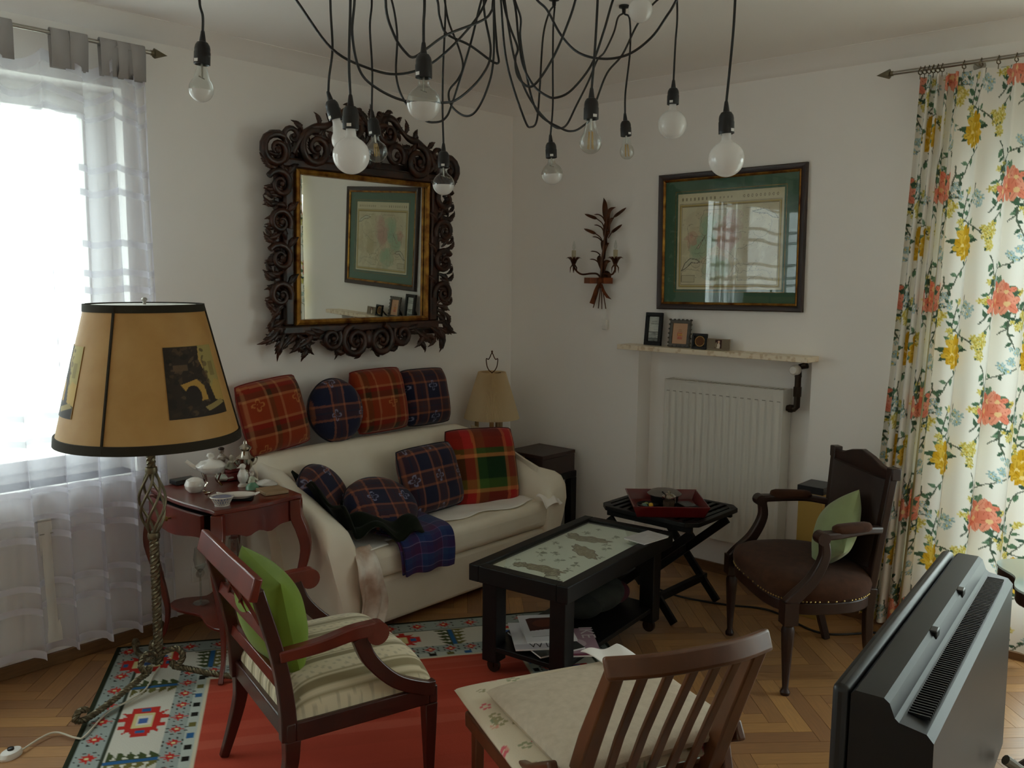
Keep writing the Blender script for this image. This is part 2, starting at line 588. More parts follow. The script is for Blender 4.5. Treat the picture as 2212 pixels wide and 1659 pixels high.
for p in planks:
    if p not in chosen:
        rest.bx(-PL / 2 + .0008, PL / 2 - .0008, -PW / 2 + .0008, PW / 2 - .0008, -.009, 0, trm(p[0], p[1], 0) @ rotm('Z', p[2]))
o = rest.build('distant_planks', M['parquet'], floor, sharp=0)
o['kind'] = 'stuff'

# window and balcony door
def casement(name, n_sash, a0, a1, z0, z1, to3, fw, sw, label, rail=None):
    """to3(a, d, z): a along the wall, d depth into the wall"""
    def bar(mb, A0, A1, D0, D1, Z0, Z1):
        mb.add([to3(a, d, z) for z in (Z0, Z1) for d in (D0, D1) for a in (A0, A1)], [(0, 2, 3, 1), (4, 5, 7, 6), (0, 1, 5, 4), (2, 6, 7, 3), (0, 4, 6, 2), (1, 3, 7, 5)])
    fr_ = MB()
    for q in ((a0, a0 + fw, z0, z1), (a1 - fw, a1, z0, z1), (a0 + fw, a1 - fw, z1 - fw * .8, z1), (a0 + fw, a1 - fw, z0, z0 + fw * .6)):
        bar(fr_, q[0], q[1], .15, .23, q[2], q[3])
    w = struct(fr_.build(name, M['white_paint'], bevel=.006, sharp=0), label)
    step = (a1 - a0 - 2 * fw) / n_sash
    for i in range(n_sash):
        s0, s1 = a0 + fw + i * step + .004, a0 + fw + (i + 1) * step - .004
        b0, b1 = z0 + fw * .6 + .004, z1 - fw * .8 - .004
        lo = rail or sw
        sm = MB()
        for q in ((s0, s0 + sw, b0, b1), (s1 - sw, s1, b0, b1), (s0 + sw, s1 - sw, b1 - sw, b1), (s0 + sw, s1 - sw, b0, b0 + lo)):
            bar(sm, q[0], q[1], .13, .19, q[2], q[3])
        so = sm.build('sash', M['white_paint'], w, bevel=.005, sharp=0)
        pn = MB()
        bar(pn, s0 + sw, s1 - sw, .158, .162, b0 + lo, b1 - sw)
        pn.build('pane', M['pane'], so, sharp=0)
        hb = MB()
        bar(hb, s0 + .02, s0 + .045, .10, .13, (b0 + b1) / 2 - .06, (b0 + b1) / 2 + .06)
        hb.build('handle', M['steel'], so, bevel=.004, sharp=0)
    return w
w1 = casement('window_1', 3, WX0, WX1, WZ0, WZ1, lambda a, d, z: (a, d, z), .055, .055, 'white casement window behind the sheer curtain')
MB().bx(WX0 - .05, WX1 + .03, -.025, .15, WZ0 - .03, WZ0).build('window_sill', M['white_paint'], w1, bevel=.006, sharp=0)
d1 = casement('door_1', 3, DY0, DY1, .03, DZ1, lambda a, d, z: (d, a, z), .08, .09, 'white glazed balcony door beside the floral curtain', rail=.22)
MB().bx(-.01, .15, DY0, DY1, .0, .032).build('threshold', M['oak_base'], d1, sharp=0)

# outside
tag(MB().bx(-30, 30, .5, 40, -3.3, -3.2).bx(.5, 40, -30, .5, -3.3, -3.2).build('ground', mat('pale_paving', 'b4b6ae', .95, vary=('c2c4ba', 2, .3)), sharp=0), 'pale paved yard outside the windows', 'ground')['kind'] = 'structure'
leafm = mat('tree_leaves', '56764f', .7, vary=('7b9a70', 1.5, .3))
for i, (tx, ty, h, lb) in enumerate(((-7.6, 9.4, 12.5, 'green leafy tree outside seen through the sheer curtain'), (-9.8, 14.0, 13.0, 'second leafy tree outside further from the window'), (10.5, -5.2, 7.6, 'leafy tree outside the balcony door'))):
    t = thing('tree', lb, 'tree', (tx, ty, -3.2), 0, 'trees outside')
    MB().tube([(0, 0, 0), (.1, 0, h * .4), (0, .1, h * .75)], [.18, .14, .05], 8).build('trunk', M['walnut'], t)
    cr = MB()
    for q in range(3000):
        a, b, rr = rnd.uniform(0, 6.283), math.acos(rnd.uniform(-1, 1)), rnd.uniform(.55, 1) ** .5
        c = Vector((rr * 2.3 * math.sin(b) * math.cos(a), rr * 2.3 * math.sin(b) * math.sin(a), h * .66 + rr * h * .33 * math.cos(b)))
        R = Matrix.Rotation(rnd.uniform(0, 6.28), 4, Vector((rnd.uniform(-1, 1), rnd.uniform(-1, 1), rnd.uniform(-1, 1))).normalized())
        s_ = rnd.uniform(.08, .15)
        cr.add([(-s_, 0, 0), (0, -s_ * .5, .02), (s_, 0, 0), (0, s_ * .5, .02)], [(0, 1, 2, 3)], Matrix.Translation(c) @ R)
    cr.build('crown', leafm, t, sharp=0)['kind'] = 'stuff'

# ------------------------------------------------------------------ left window: rod, sheer curtain, radiator
def arrow_rod(name, label, p0, p1, brackets, wall_off):
    """rod from p0 (arrow tip end) to p1"""
    p0, p1 = np.array(p0, float), np.array(p1, float)
    d = (p1 - p0) / np.linalg.norm(p1 - p0)
    t = thing(name, label, 'curtain rod', tuple(p0))
    MB().tube([d * .07, p1 - p0], .009, 12).build('rod', M['steel'], t)
    q = rotm('Z', math.atan2(d[1], d[0])) @ rotm('Y', math.pi / 2)
    MB().lathe([(0, 0), (.021, .055), (.021, .06), (.011, .062), (.011, .075)], 6, M=q).build('finial', M['iron'], t, sharp=20)
    for b in brackets:
        c = d * b
        w = np.array(wall_off, float)
        MB().tube([c, c + w * .6, c + w], .007, 8).tube([c + w * .94, c + w], .025, 14).build('bracket', M['steel'], t)
    return t
arrow_rod('curtain_rod', 'steel curtain rod with arrow finial above the sheer curtain', (-2.32, -.1, 2.567), (-5.35, -.1, 2.572), (.13, 1.5, 2.9), (0, .1, 0))
arrow_rod('curtain_rod', 'steel curtain rod with arrow finial above the floral curtain', (-.1, -2.281, 2.556), (-.1, -5.25, 2.566), (.4, 1.6, 2.8), (.1, 0, 0))

mm, nt, bs, out = newmat('sheer_voile')
at = N(nt, 'ShaderNodeAttribute', attribute_name='Col')
sp = N(nt, 'ShaderNodeSeparateColor')
nt.links.new(at.outputs['Color'], sp.inputs['Color'])
df, tl, tp = N(nt, 'ShaderNodeBsdfDiffuse'), N(nt, 'ShaderNodeBsdfTranslucent'), N(nt, 'ShaderNodeBsdfTransparent')
for q in (df, tl):
    q.inputs['Color'].default_value = lin('d9d8e2') + (1,)
m1, m2 = N(nt, 'ShaderNodeMixShader'), N(nt, 'ShaderNodeMixShader')
mr_ = N(nt, 'ShaderNodeMapRange')
mr_.inputs['From Min'].default_value, mr_.inputs['From Max'].default_value = .42, .8
mr_.inputs['To Min'].default_value, mr_.inputs['To Max'].default_value = .6, .3
nt.links.new(sp.outputs['Red'], mr_.inputs['Value'])
nt.links.new(mr_.outputs['Result'], m1.inputs['Fac'])
nt.links.new(df.outputs['BSDF'], m1.inputs[1])
nt.links.new(tl.outputs['BSDF'], m1.inputs[2])
nt.links.new(sp.outputs['Red'], m2.inputs['Fac'])
nt.links.new(tp.outputs['BSDF'], m2.inputs[1])
nt.links.new(m1.outputs['Shader'], m2.inputs[2])
nt.links.new(m2.outputs['Shader'], out.inputs['Surface'])
M['voile'] = mm

sheer = thing('sheer_curtain', 'sheer grey voile curtain with woven stripes and tab top', 'curtain', (-2.43, -.1, 0))
nu, nv = 440, 520
U = np.linspace(0, 1, nu)
Vv = np.linspace(0, 1, nv)
# cloth runs from the edge at x=0 to -1.95; deep folds near the edge, flat further along
lx = np.where(U < .5, -.62 * (U / .5) ** 1.25, -.62 - 1.35 * (U - .5) / .5)
amp = np.interp(U, [0, .08, .3, .5, .62, 1], [.02, .045, .05, .035, .02, .025])
ph = np.interp(U, [0, .5, 1], [0, 2 * math.pi * 5.2, 2 * math.pi * 8.2])
UU, VV = np.meshgrid(U, Vv, indexing='ij')
LX, AM, PH = (np.repeat(a[:, None], nv, 1) for a in (lx, amp, ph))
ZT, ZB = 2.475, .09
Z = ZT + (ZB - ZT) * VV - .03 * np.sin(PH * .5) * (1 - VV) ** 3
grow = .55 + .6 * VV
Y = AM * grow * np.sin(PH + .8 * np.sin(2.4 * VV + UU * 9)) + .012 * np.sin(UU * 40 + VV * 5)
X = LX * (1 + .0 * VV) + .05 * VV * (1 - UU) + AM * .55 * grow * np.cos(PH + .8 * np.sin(2.4 * VV + UU * 9))
cl = np.full((nu, nv), .42, np.float32)
zz, k = 2.345, 0
bands = []
for grp in ((0, .072), (0, .098), (0, .12, .19), (0, .09), (0, .1), (0, .115, .185), (0, .09), (0, .098), (0, .12, .19), (0, .09), (0, .1)):
    for g in grp:
        bands.append(zz - g)
    zz -= grp[-1] + .205
for b in bands:
    cl[np.abs(ZT + (ZB - ZT) * VV - b) < .0135] = .88
cl[VV < .018] = .85
cl[VV > .985] = .85
cl[UU < .006] = .85
grid_mesh('voile', np.stack([X, Y - .0, Z], -1), M['voile'], sheer, col=np.repeat(cl.reshape(-1, 1), 3, 1))
vt = mat('voile_tab', 'a9a6a6', .9)
for tx, tw in ((-.03, .075), (-.09, .07), (-.145, .07), (-.262, .07), (-.335, .07), (-.555, .10), (-.93, .09), (-1.2, .09), (-1.5, .09), (-1.8, .09)):
    lp = [(0, -.012, 2.44), (0, -.0145, 2.555), (0, -.008, 2.583), (0, .0, 2.5865), (0, .008, 2.583), (0, .0145, 2.555), (0, .012, 2.44)]
    sk = rnd.uniform(-.015, .015)
    P = np.array([[(tx + a * tw / 2 + sk * (2.58 - p[2]) * 4, p[1], p[2]) for a in (-1, 1)] for p in lp])
    o = grid_mesh('tab', P, vt, sheer, sharp=0)
    o.modifiers.new('t', 'SOLIDIFY').thickness = .002

M['seam'] = mat('pressed_seam', '9a968c', .6)
def panel_radiator(name, label, loc, rz, wd, z0, z1, depth, ribs):
    """front faces local -y, width along x from 0 to wd"""
    t = thing(name, label, 'radiator', loc, rz)
    n = ribs * 6
    xs = np.linspace(.0, wd, n + 1)
    prof = np.array([0, 0, .35, 1, 1, .35])
    lv = [z0, z0 + .035, z0 + .07, z0 + .10, z1 - .10, z1 - .07, z1 - .035, z1]
    fc = [0, 0, .9, 1, 1, .9, 0, 0]
    P = np.array([[(x, .006 * f * prof[i % 6], z) for z, f in zip(lv, fc)] for i, x in enumerate(xs)])
    fo = grid_mesh('front_panel', P, M['radiator'], t, sharp=40)
    MB().bx(0, wd, .009, .022, z0, z1).build('rear_plate', M['radiator'], t, sharp=0)
    for x in (-.004, wd - .002):
        MB().bx(x, x + .006, .0, depth, z0 + .005, z1 + .008).build('side_cover', M['radiator'], t, bevel=.002, sharp=0)
    MB().bx(0, wd, depth - .02, depth - .004, z0, z1).build('back_panel', M['radiator'], t, sharp=0)
    g = MB().bx(0, wd, 0, .012, z1 - .002, z1 + .006).bx(0, wd, depth - .012, depth, z1 - .002, z1 + .006)
    for i in range(int(wd / .028)):
        g.bx(.01 + i * .028, .022 + i * .028, .012, depth - .012, z1 + .001, z1 + .005)
    g.build('top_grille', M['radiator'], t, sharp=0)
    sl = MB().bx(0, wd * .45 / ribs, -.0012, .0, -.002, .002).build('embossed_mark', M['seam'], t, sharp=0)
    for i in range(ribs):
        o = sl if i == 0 else bpy.data.objects.new('embossed_mark', sl.data)
        if i:
            COL.objects.link(o)
            o.parent = t
        o.location = (wd * (i + .3) / ribs, 0, z1 - .056)
    return t
rl = panel_radiator('panel_radiator', 'white panel radiator below the window behind the sheer curtain', (-4.1, -.055, 0), 0, 1.25, .12, .64, .05, 30)
rr_ = panel_radiator('panel_radiator', 'tall white panel radiator in the wall niche', (.02, -1.153, 0), -math.pi / 2, .70, .225, 1.075, .10, 17)
MB().tube([(.702, .05, .985), (.745, .05, .985), (.756, .05, .995), (.756, .05, 1.155)], .016, 12).tube([(.715, .05, .985), (.735, .05, .985)], .022, 6).tube([(.756, .05, 1.05), (.756, .05, 1.1)], .021, 6).tube([(.756, .05, 1.15), (.756, .05, 1.2), (.80, .05, 1.215)], .018, 10).build('supply_pipe', mat('dark_bronze_fitting', '3b3026', .4, metal=.7), rr_)
MB().lathe([(0, 0), (.02, .003), (.027, .02), (.026, .05), (.018, .062), (0, .064)], 16, M=trm(.756, .045, 1.19) @ rotm('X', math.pi / 2) ).build('thermostat_knob', M['white_plastic'], rr_)

# ------------------------------------------------------------------ floral curtain
T = .47
cv = Canvas(T, T, .0025, 'f2efe8')
def wrapdo(fn):
    for ox in (-T, 0, T):
        for oy in (-T, 0, T):
            fn(ox, oy)
fl = random.Random(11)
def leaf2(x, y, L, a, col, w=.32):
    def f(ox, oy):
        pts = []
        for i in range(9):
            t = i / 8
            pts.append((t * L, w * L * math.sin(math.pi * t ** .8) * .5))
        pts += [(p[0], -p[1]) for p in reversed(pts[1:-1])]
        c, s_ = math.cos(a), math.sin(a)
        cv.poly([(x + ox + p[0] * c - p[1] * s_, y + oy + p[0] * s_ + p[1] * c) for p in pts], col)
        cv.line([(x + ox, y + oy), (x + ox + L * .85 * c, y + oy + L * .85 * s_)], .0025, '4b5c4c', .6)
    wrapdo(f)
def bloom(x, y, r, cols, petals=6, ph=0.):
    for i in range(petals):
        a = ph + 2 * math.pi * i / petals
        wrapdo(lambda ox, oy: cv.ell(x + ox + r * .55 * math.cos(a), y + oy + r * .55 * math.sin(a), r * .55, r * .32, cols[i % 2], a))
        wrapdo(lambda ox, oy: cv.line([(x + ox + r * .2 * math.cos(a), y + oy + r * .2 * math.sin(a)), (x + ox + r * .95 * math.cos(a), y + oy + r * .95 * math.sin(a))], .0022, cols[2], .8))
    wrapdo(lambda ox, oy: cv.ell(x + ox, y + oy, r * .24, r * .24, cols[3]))
CORAL, MUST = ('e98d75', 'f0a48c', 'c9624e', 'f3cf9a'), ('d2a52a', 'e0bb4a', 'a87d18', 'f0d890')
PALE, BLUE = ('dccf72', 'e8dd98', 'a89a48', 'c9a93a'), ('b4cdd0', 'c6dadd', '7d9ba0', 'e6d27a')
GREEN = ('5f8266', '4c6a55', '78967c', '3f5a4a')
def branch(x, y, a, n, col='5c6657'):
    p = [(x, y)]
    for i in range(n):
        a += fl.uniform(-.45, .45)
        p.append((p[-1][0] + .035 * math.cos(a), p[-1][1] + .035 * math.sin(a)))
        leaf2(p[-1][0], p[-1][1], fl.uniform(.022, .045), a + fl.choice((-1, 1)) * fl.uniform(.6, 1.3), fl.choice(GREEN), .5)
    wrapdo(lambda ox, oy: cv.line([(q[0] + ox, q[1] + oy) for q in p], .0055, col))
    return p[-1]
def bunch(x, y, k, rad, r, cols):
    for i in range(k):
        a = fl.uniform(0, 6.28)
        d = rad * math.sqrt(fl.random())
        bloom(x + d * math.cos(a), y + d * math.sin(a), r * fl.uniform(.8, 1.2), cols, 5, fl.uniform(0, 6))
for bx_, by_, ba in ((.1, .1, .7), (.1, .12, 2.2), (.33, .25, .3), (.32, .34, -1.2), (.24, .4, 2.5), (.42, .1, 1.7), (.16, .26, -.4), (.04, .4, .9), (.27, .02, 1.1), (.4, .42, 2.9), (.2, .12, 1.4), (.02, .22, -.8)):
    ex = branch(bx_, by_, ba, 6)
    bunch(ex[0], ex[1], 4, .022, .012, fl.choice((PALE, BLUE, PALE)))
for i in range(9):
    a = fl.uniform(0, 6.28)
    leaf2(.13 + .035 * math.cos(a), .11 + .035 * math.sin(a), fl.uniform(.05, .08), a, fl.choice(GREEN), .42)
    leaf2(.35 + .03 * math.cos(a), .33 + .03 * math.sin(a), fl.uniform(.05, .08), a + .3, fl.choice(GREEN), .42)
for dx, dy, r in ((0, 0, .042), (.055, .012, .036), (-.045, .02, .034), (.015, -.045, .034), (.05, -.04, .026)):
    bloom(.13 + dx, .12 + dy, r * 1.3, CORAL, 5, fl.uniform(0, 6))
for dx, dy, r in ((0, 0, .05), (.02, .035, .04), (-.02, .03, .038), (0, .06, .03)):
    bloom(.355 + dx, .33 + dy, r * 1.15, MUST, 7, fl.uniform(0, 6))
bunch(.03, .29, 9, .035, .015, PALE)
bunch(.26, .2, 9, .035, .016, PALE)
bunch(.43, .16, 8, .03, .014, BLUE)
bunch(.2, .39, 7, .03, .013, BLUE)
M['floral'] = vcol_mat('floral_cotton', .9, spec=.15, bump=(150, .2), trans=.2)
fc = thing('floral_curtain', 'cream curtain printed with coral and mustard flowers', 'curtain', (-.1, -2.4, 0))
nu, nv = 440, 560
U, Vv = np.linspace(0, 1, nu), np.linspace(0, 1, nv)
UU, VV = np.meshgrid(U, Vv, indexing='ij')
zc = 2.525 - 2.465 * VV
yl = -.085 + .115 * VV ** 1.2                       # left edge drifts outward lower down
yr = -.63
u2 = np.where(UU < .45, UU * .62, .279 + (UU - .45) / .55 * .721)
yy = yl + (yr - yl) * u2
phs = 2 * math.pi * (np.where(UU < .45, UU * 9.0, 4.05 + (UU - .45) * 6.0))
amp = np.where(UU < .45, .044, .032) * (.5 + .6 * VV)
wob = phs + .5 * np.sin(3 * VV + 6 * UU)
XX = amp * np.sin(wob)
YY = yy + amp * .6 * np.cos(wob)
cc = cv.at(UU * 1.15 + .2, 2.46 * VV + .1, wrap=True)
cc = np.where(((UU > .425) & (UU < .447))[..., None], np.array(lin('d9cf9c'), np.float32), cc)
grid_mesh('printed_cloth', np.stack([XX, YY, zc], -1), M['floral'], fc, col=cc.reshape(-1, 3))
for i in range(13):
    y_ = (-.07 - .018 * i) if i < 6 else (-.18 - .066 * (i - 5))
    MB().tube([(.0165 * math.cos(a), y_ + .004 * math.sin(2 * a), 2.557 + .0165 * math.sin(a) - .005) for a in np.linspace(0, 2 * math.pi, 17)], .0022, 6, cap=False).tube([(0, y_, 2.537), (0, y_, 2.515)], .0018, 5).build('curtain_ring', M['iron'], fc)

# ------------------------------------------------------------------ stone shelf and its frames
mm, nt, bs, out = newmat('beige_breccia_stone')
vec = coords(nt)
vo = N(nt, 'ShaderNodeTexVoronoi')
vo.inputs['Scale'].default_value = 34
nt.links.new(vec, vo.inputs['Vector'])
nz = N(nt, 'ShaderNodeTexNoise')
nz.inputs['Scale'].default_value = 26
nz.inputs['Detail'].default_value = 5
nt.links.new(vec, nz.inputs['Vector'])
rp = N(nt, 'ShaderNodeValToRGB')
for i, (p, c) in enumerate(((.25, 'a2876a'), (.42, 'd9c6a6'), (.62, 'cbb391'), (.8, 'e6d8bf'))):
    el = rp.color_ramp.elements[i] if i < 2 else rp.color_ramp.elements.new(p)
    el.position, el.color = p, lin(c) + (1,)
ml = N(nt, 'ShaderNodeMath', operation='MULTIPLY_ADD')
ml.inputs[1].default_value = .7
nt.links.new(vo.outputs['Distance'], ml.inputs[0])
nt.links.new(nz.outputs['Fac'], ml.inputs[2])
nt.links.new(ml.outputs[0], rp.inputs['Fac'])
nt.links.new(rp.outputs['Color'], bs.inputs['Base Color'])
bs.inputs['Roughness'].default_value = .45
shelf = MB().bx(-.13, .0, -2.042, -.922, 1.244, 1.271).build('stone_shelf', mm, bevel=.003, sharp=0)
tag(shelf, 'beige speckled stone shelf over the radiator niche', 'shelf')

def photo_frame(label, y, x, w, h, bw, lean, rz, fmat, cvp, depth=.014, wavy=False, cat='picture frame', mat_in=0):
    """stands on the shelf, faces -x; y = centre along the wall, x = bottom position"""
    t = thing('photo_frame', label, cat, (x, y, 1.2722), rz)
    B = Matrix(((0, 0, -1, 0), (-1, 0, 0, 0), (0, 1, 0, 0), (0, 0, 0, 1)))   # local u,v,n -> x,y,z : faces -x
    L = rotm('Y', lean) @ B
    f = MB()
    for q in ((-w / 2, w / 2, 0, bw), (-w / 2, w / 2, h - bw, h), (-w / 2, -w / 2 + bw, bw, h - bw), (w / 2 - bw, w / 2, bw, h - bw)):
        f.bx(q[0], q[1], q[2], q[3], 0, depth, L)
    if wavy:
        for i in range(22):
            a = i / 22 * 2 * (w + h)
            if a < w: p = (a - w / 2, h)
            elif a < w + h: p = (w / 2, h - (a - w))
            elif a < 2 * w + h: p = (w / 2 - (a - w - h), .004)
            else: p = (-w / 2, a - 2 * w - h)
            f.ell((p[0], max(p[1], .006), depth * .6), (.009, .006, .008), 8, 5, L)
    f.build('frame', fmat, t, bevel=.0015, sharp=35)
    MB().bx(-w / 2 + bw * .5, w / 2 - bw * .5, bw * .5, h - bw * .5, .001, .004, L).build('backing', M['black_wood'], t, sharp=0)
    decal('print', cvp, L @ trm(-cvp.w / 2, (h - cvp.h) / 2, .0048), M['vprint'], t)
    st = MB().sweep([tuple(L @ Vector((0, h * .7, 0))), (math.sin(lean) * h * .7 + .055, 0, .002)], (0, 1, 0), w * .3, .003)
    st.build('easel_leg', M['black_wood'], t, sharp=0)
    return t
cp = Canvas(.068, .136, .0015, 'b9bfba')
for i in range(60):
    yq = rnd.uniform(0, .136)
    cp.line([(rnd.uniform(-.01, .05), yq), (rnd.uniform(.02, .08), yq + rnd.uniform(-.006, .006))], rnd.uniform(.002, .006), '5d635f' if (yq < .05 or .095 < yq < .115) else 'cfd4ce', .5)
cp.rect(0, .068, .048, .055, '4a4d49', .7)
cp.rect(0, .068, 0, .02, '34362f', .6)
photo_frame('tall black frame with a grey landscape photo on the stone shelf', -1.115, -.055, .108, .182, .02, .10, 0, M['black_wood'], cp, .016)
cp = Canvas(.09, .112, .0015, 'c79f80')
cp.rect(.03, .06, .025, .06, 'b3493a')
for i in range(5):
    cp.line([(.031 + .006 * i, .026), (.034 + .006 * i, .058)], .002, 'd9b08c')
cp.ell(.038, .05, .006, .006, 'c99a4a'); cp.ell(.053, .05, .006, .006, 'c99a4a')
cp.rect(.033, .057, .066, .070, '9a7a55'); cp.rect(.036, .054, .074, .079, 'a8815a')
photo_frame('ornate dark frame with a red coat of arms print', -1.285, -.06, .125, .148, .018, .13, .06, mat('bronze_relief_frame', '3c3830', .5, vary=('575144', 40, .2)), cp, .012, wavy=True)
cp = Canvas(.06, .06, .0012, '15120f')
cp.ell(.03, .03, .028, .028, 'c9a05e'); cp.ell(.03, .03, .0245, .0245, '5e3a1c')
photo_frame('small black frame with a round gold ringed picture', -1.425, -.085, .085, .082, .013, .12, .1, M['black_wood'], cp, .014)
cp = Canvas(.116, .05, .0012, '7b6f5c')
cp.rect(.04, .076, .004, .05, '3a1d18')
cp.poly([(.05, .004), (.066, .004), (.068, .02), (.062, .036), (.055, .03), (.049, .018)], 'd8cdbd')
cp.ell(.06, .038, .006, .007, 'c9a890'); cp.ell(.046, .02, .006, .016, '8a7d66')
photo_frame('small wide three part frame with a bride figure', -1.53, -.075, .128, .06, .005, .1, .12, mat('taupe_card_frame', '8c7f6b', .6), cp, .006)

# ------------------------------------------------------------------ carved mirror
mir = thing('wall_mirror', 'ornate carved dark wood mirror with gilt inner edge above the sofa', 'mirror', (-1.245, -.075, 1.777))
mir.rotation_euler = (.028, 0, -.016)              # hangs tipped slightly forward
# local: x along the wall, z up, -y towards the room
HW, HH = .418, .362
MB().bx(-HW, HW, .0, .006, -HH, HH).build('mirror_glass', M['mirror'], mir, sharp=0)
MB().bx(-HW - .12, HW + .12, .0065, .02, -HH - .1, HH + .1).build('back_board', M['carved'], mir, sharp=0)
g = MB()
pr = [(0, -.004), (0, -.022), (.012, -.03), (.024, -.024), (.03, -.012), (.034, .004)]
rings = []
for (sx, sz) in ((-1, -1), (1, -1), (1, 1), (-1, 1), (-1, -1)):
    rings.append([(sx * (HW - .006 + d), y, sz * (HH - .006 + d)) for d, y in pr])
for i in range(4):
    g.loft([rings[i], rings[i + 1]])
g.build('gilt_edge', M['gilt'], mir, sharp=30)

def scroll(mb, cx, cz, r, turns, a0, dr, th, y=-.03):
    pts, rad = [], []
    n = int(14 * turns)
    for i in range(n + 1):
        t = i / n
        a = a0 + dr * 2 * math.pi * turns * t
        q = r * (1 - t) ** .8 + .006
        pts.append((cx + q * math.cos(a), y - .018 * t, cz + q * math.sin(a)))
        rad.append(th * (.55 + .75 * math.sin(math.pi * min(1, .25 + t * .8))) * (1 - .45 * t))
    mb.tube(pts, rad, 7, hint=(0, 1, 0))
    mb.ell((cx, y - .02, cz), (th * .95, th * .9, th * .95), 8, 6)
def acanthus(mb, x, z, ang, L, curl, w, y=-.022, lobes=3):
    path = []
    a = ang
    p = np.array([x, z])
    for i in range(8):
        path.append(p.copy())
        a += curl / 7
        p = p + L / 7 * np.array([math.cos(a), math.sin(a)])
    pr = [.35, .7, .95, 1, .9, .7, .42, .08]
    mb.tube([(q[0], y - .012 * math.sin(math.pi * i / 7), q[1]) for i, q in enumerate(path)], [w * k for k in pr], 6, hint=(0, 1, 0), flat=.75)
    for k in range(lobes):
        i = 2 + k
        for sgn in (-1, 1):
            d = path[i + 1] - path[i]
            b = math.atan2(d[1], d[0]) + sgn * .75
            q = path[i]
            l = L * (.34 - .06 * k)
            mb.tube([(q[0], y, q[1]), (q[0] + l * .5 * math.cos(b), y - .012, q[1] + l * .5 * math.sin(b)), (q[0] + l * math.cos(b - sgn * .3), y - .004, q[1] + l * math.sin(b - sgn * .3))], [w * .62, w * .6, w * .1], 5, hint=(0, 1, 0), flat=.7)
cr = random.Random(3)
base = MB()
for q in ((-.52, .52, .382, .43), (-.52, .52, -.43, -.382), (-.505, -.448, -.385, .385), (.448, .505, -.385, .385)):
    base.bx(q[0], q[1], -.026, .006, q[2], q[3])
base.build('molding', M['carved'], mir, bevel=.012, sharp=40, seg=3)
for sg in (-1, 1):
    sd = MB()
    for v, r, a0 in ((.30, .062, .5), (.12, .058, 3.6), (-.05, .062, .6), (-.23, .06, 3.5)):
        f = lambda a: a if sg > 0 else math.pi - a
        scroll(sd, sg * .535, v, r, 1.5, f(a0), sg * (1 if a0 < 2 else -1), .0145)
        acanthus(sd, sg * .50, v - .06, f(1.0), .13, -sg * 1.1, .014)
        acanthus(sd, sg * .56, v + .075, f(-.2), .085, sg * 1.5, .011)
        acanthus(sd, sg * .55, v - .01, f(-.9), .075, sg * 1.2, .010)
        acanthus(sd, sg * .49, v + .04, f(1.9), .10, sg * .9, .012)
        acanthus(sd, sg * .57, v - .07, f(.3), .07, sg * 1.0, .010)
    scroll(sd, sg * .555, .455, .075, 1.6, f(2.2), -sg, .018)
    acanthus(sd, sg * .5, .40, f(2.1), .16, -sg * 1.3, .016)
    acanthus(sd, sg * .56, .385, f(-.1), .10, sg * 1.2, .012)
    acanthus(sd, sg * .43, .47, f(1.3), .11, sg * 1.0, .013)
    scroll(sd, sg * .47, .53, .04, 1.3, f(-1), sg, .012)
    acanthus(sd, sg * .53, -.37, f(-1.2), .17, sg * 1.0, .016)
    acanthus(sd, sg * .5, -.42, f(-.7), .15, -sg * .9, .015)
    acanthus(sd, sg * .56, -.34, f(-.5), .10, -sg * 1.4, .012)
    for i in range(34):
        zz_ = -.40 + .84 * i / 33
        acanthus(sd, sg * cr.uniform(.485, .535), zz_, f(cr.uniform(-.9, 1.2)), cr.uniform(.07, .12), cr.uniform(-1.6, 1.6), .0125, -.018)
    sd.build('carved_side', M['carved'], mir, sharp=60)
tp = MB()
bt = MB()
for sg in (-1, 1):
    f = lambda a: a if sg > 0 else math.pi - a
    scroll(tp, sg * .33, .485, .085, 1.7, f(1.7), -sg, .018)
    scroll(tp, sg * .17, .50, .06, 1.5, f(-.6), sg, .015)
    scroll(tp, sg * .12, .615, .075, 1.5, f(.6), sg, .016)
    arcp = [(sg * x, -.03, z) for x, z in ((.46, .45), (.42, .53), (.35, .585), (.27, .60), (.2, .645), (.14, .695), (.06, .70))]
    tp.tube(spline(arcp, 5), [.012 + .008 * math.sin(i * .35) ** 2 for i in range(31)], 7, hint=(0, 1, 0))
    for x, z, a, L, c in ((.40, .55, 1.2, .09, -.9), (.31, .59, 1.9, .08, -1.2), (.24, .615, 1.0, .09, .9), (.18, .655, 1.6, .075, -1.3), (.1, .70, 1.1, .07, -1.4), (.26, .45, 2.2, .12, -1), (.43, .44, .7, .1, 1.2), (.08, .45, 1.2, .13, .8), (.22, .55, 2.6, .1, 1.1), (.36, .42, 2.7, .1, -1), (.05, .57, 1.9, .12, -.8)):
        acanthus(tp, sg * x, z, f(a), L, sg * c, .012)
    scroll(bt, sg * .085, -.475, .078, 1.8, f(1.3), -sg, .017)
    scroll(bt, sg * .235, -.455, .055, 1.5, f(2.5), sg, .014)
    for x, z, a, L, c in ((.34, -.43, -.9, .16, .8), (.40, -.44, -1.6, .12, -1.0), (.45, -.42, -.4, .14, -.7), (.18, -.42, -1.9, .12, 1.1), (.30, -.47, -2.4, .1, -1), (.14, -.53, -.4, .09, 1.3), (.03, -.42, -1.1, .12, -.9), (.36, -.50, -.2, .09, -1.2), (.27, -.42, -.3, .1, 1.0), (.05, -.53, -1.3, .055, .8)):
        acanthus(bt, sg * x, z, f(a), L, sg * c, .013)
for a in np.linspace(.5, math.pi - .5, 5):
    acanthus(tp, .03 * math.cos(a), .63, a, .115, (a - math.pi / 2) * .6, .014, -.035)
tp.ell((0, -.04, .61), (.03, .025, .035), 10, 7)
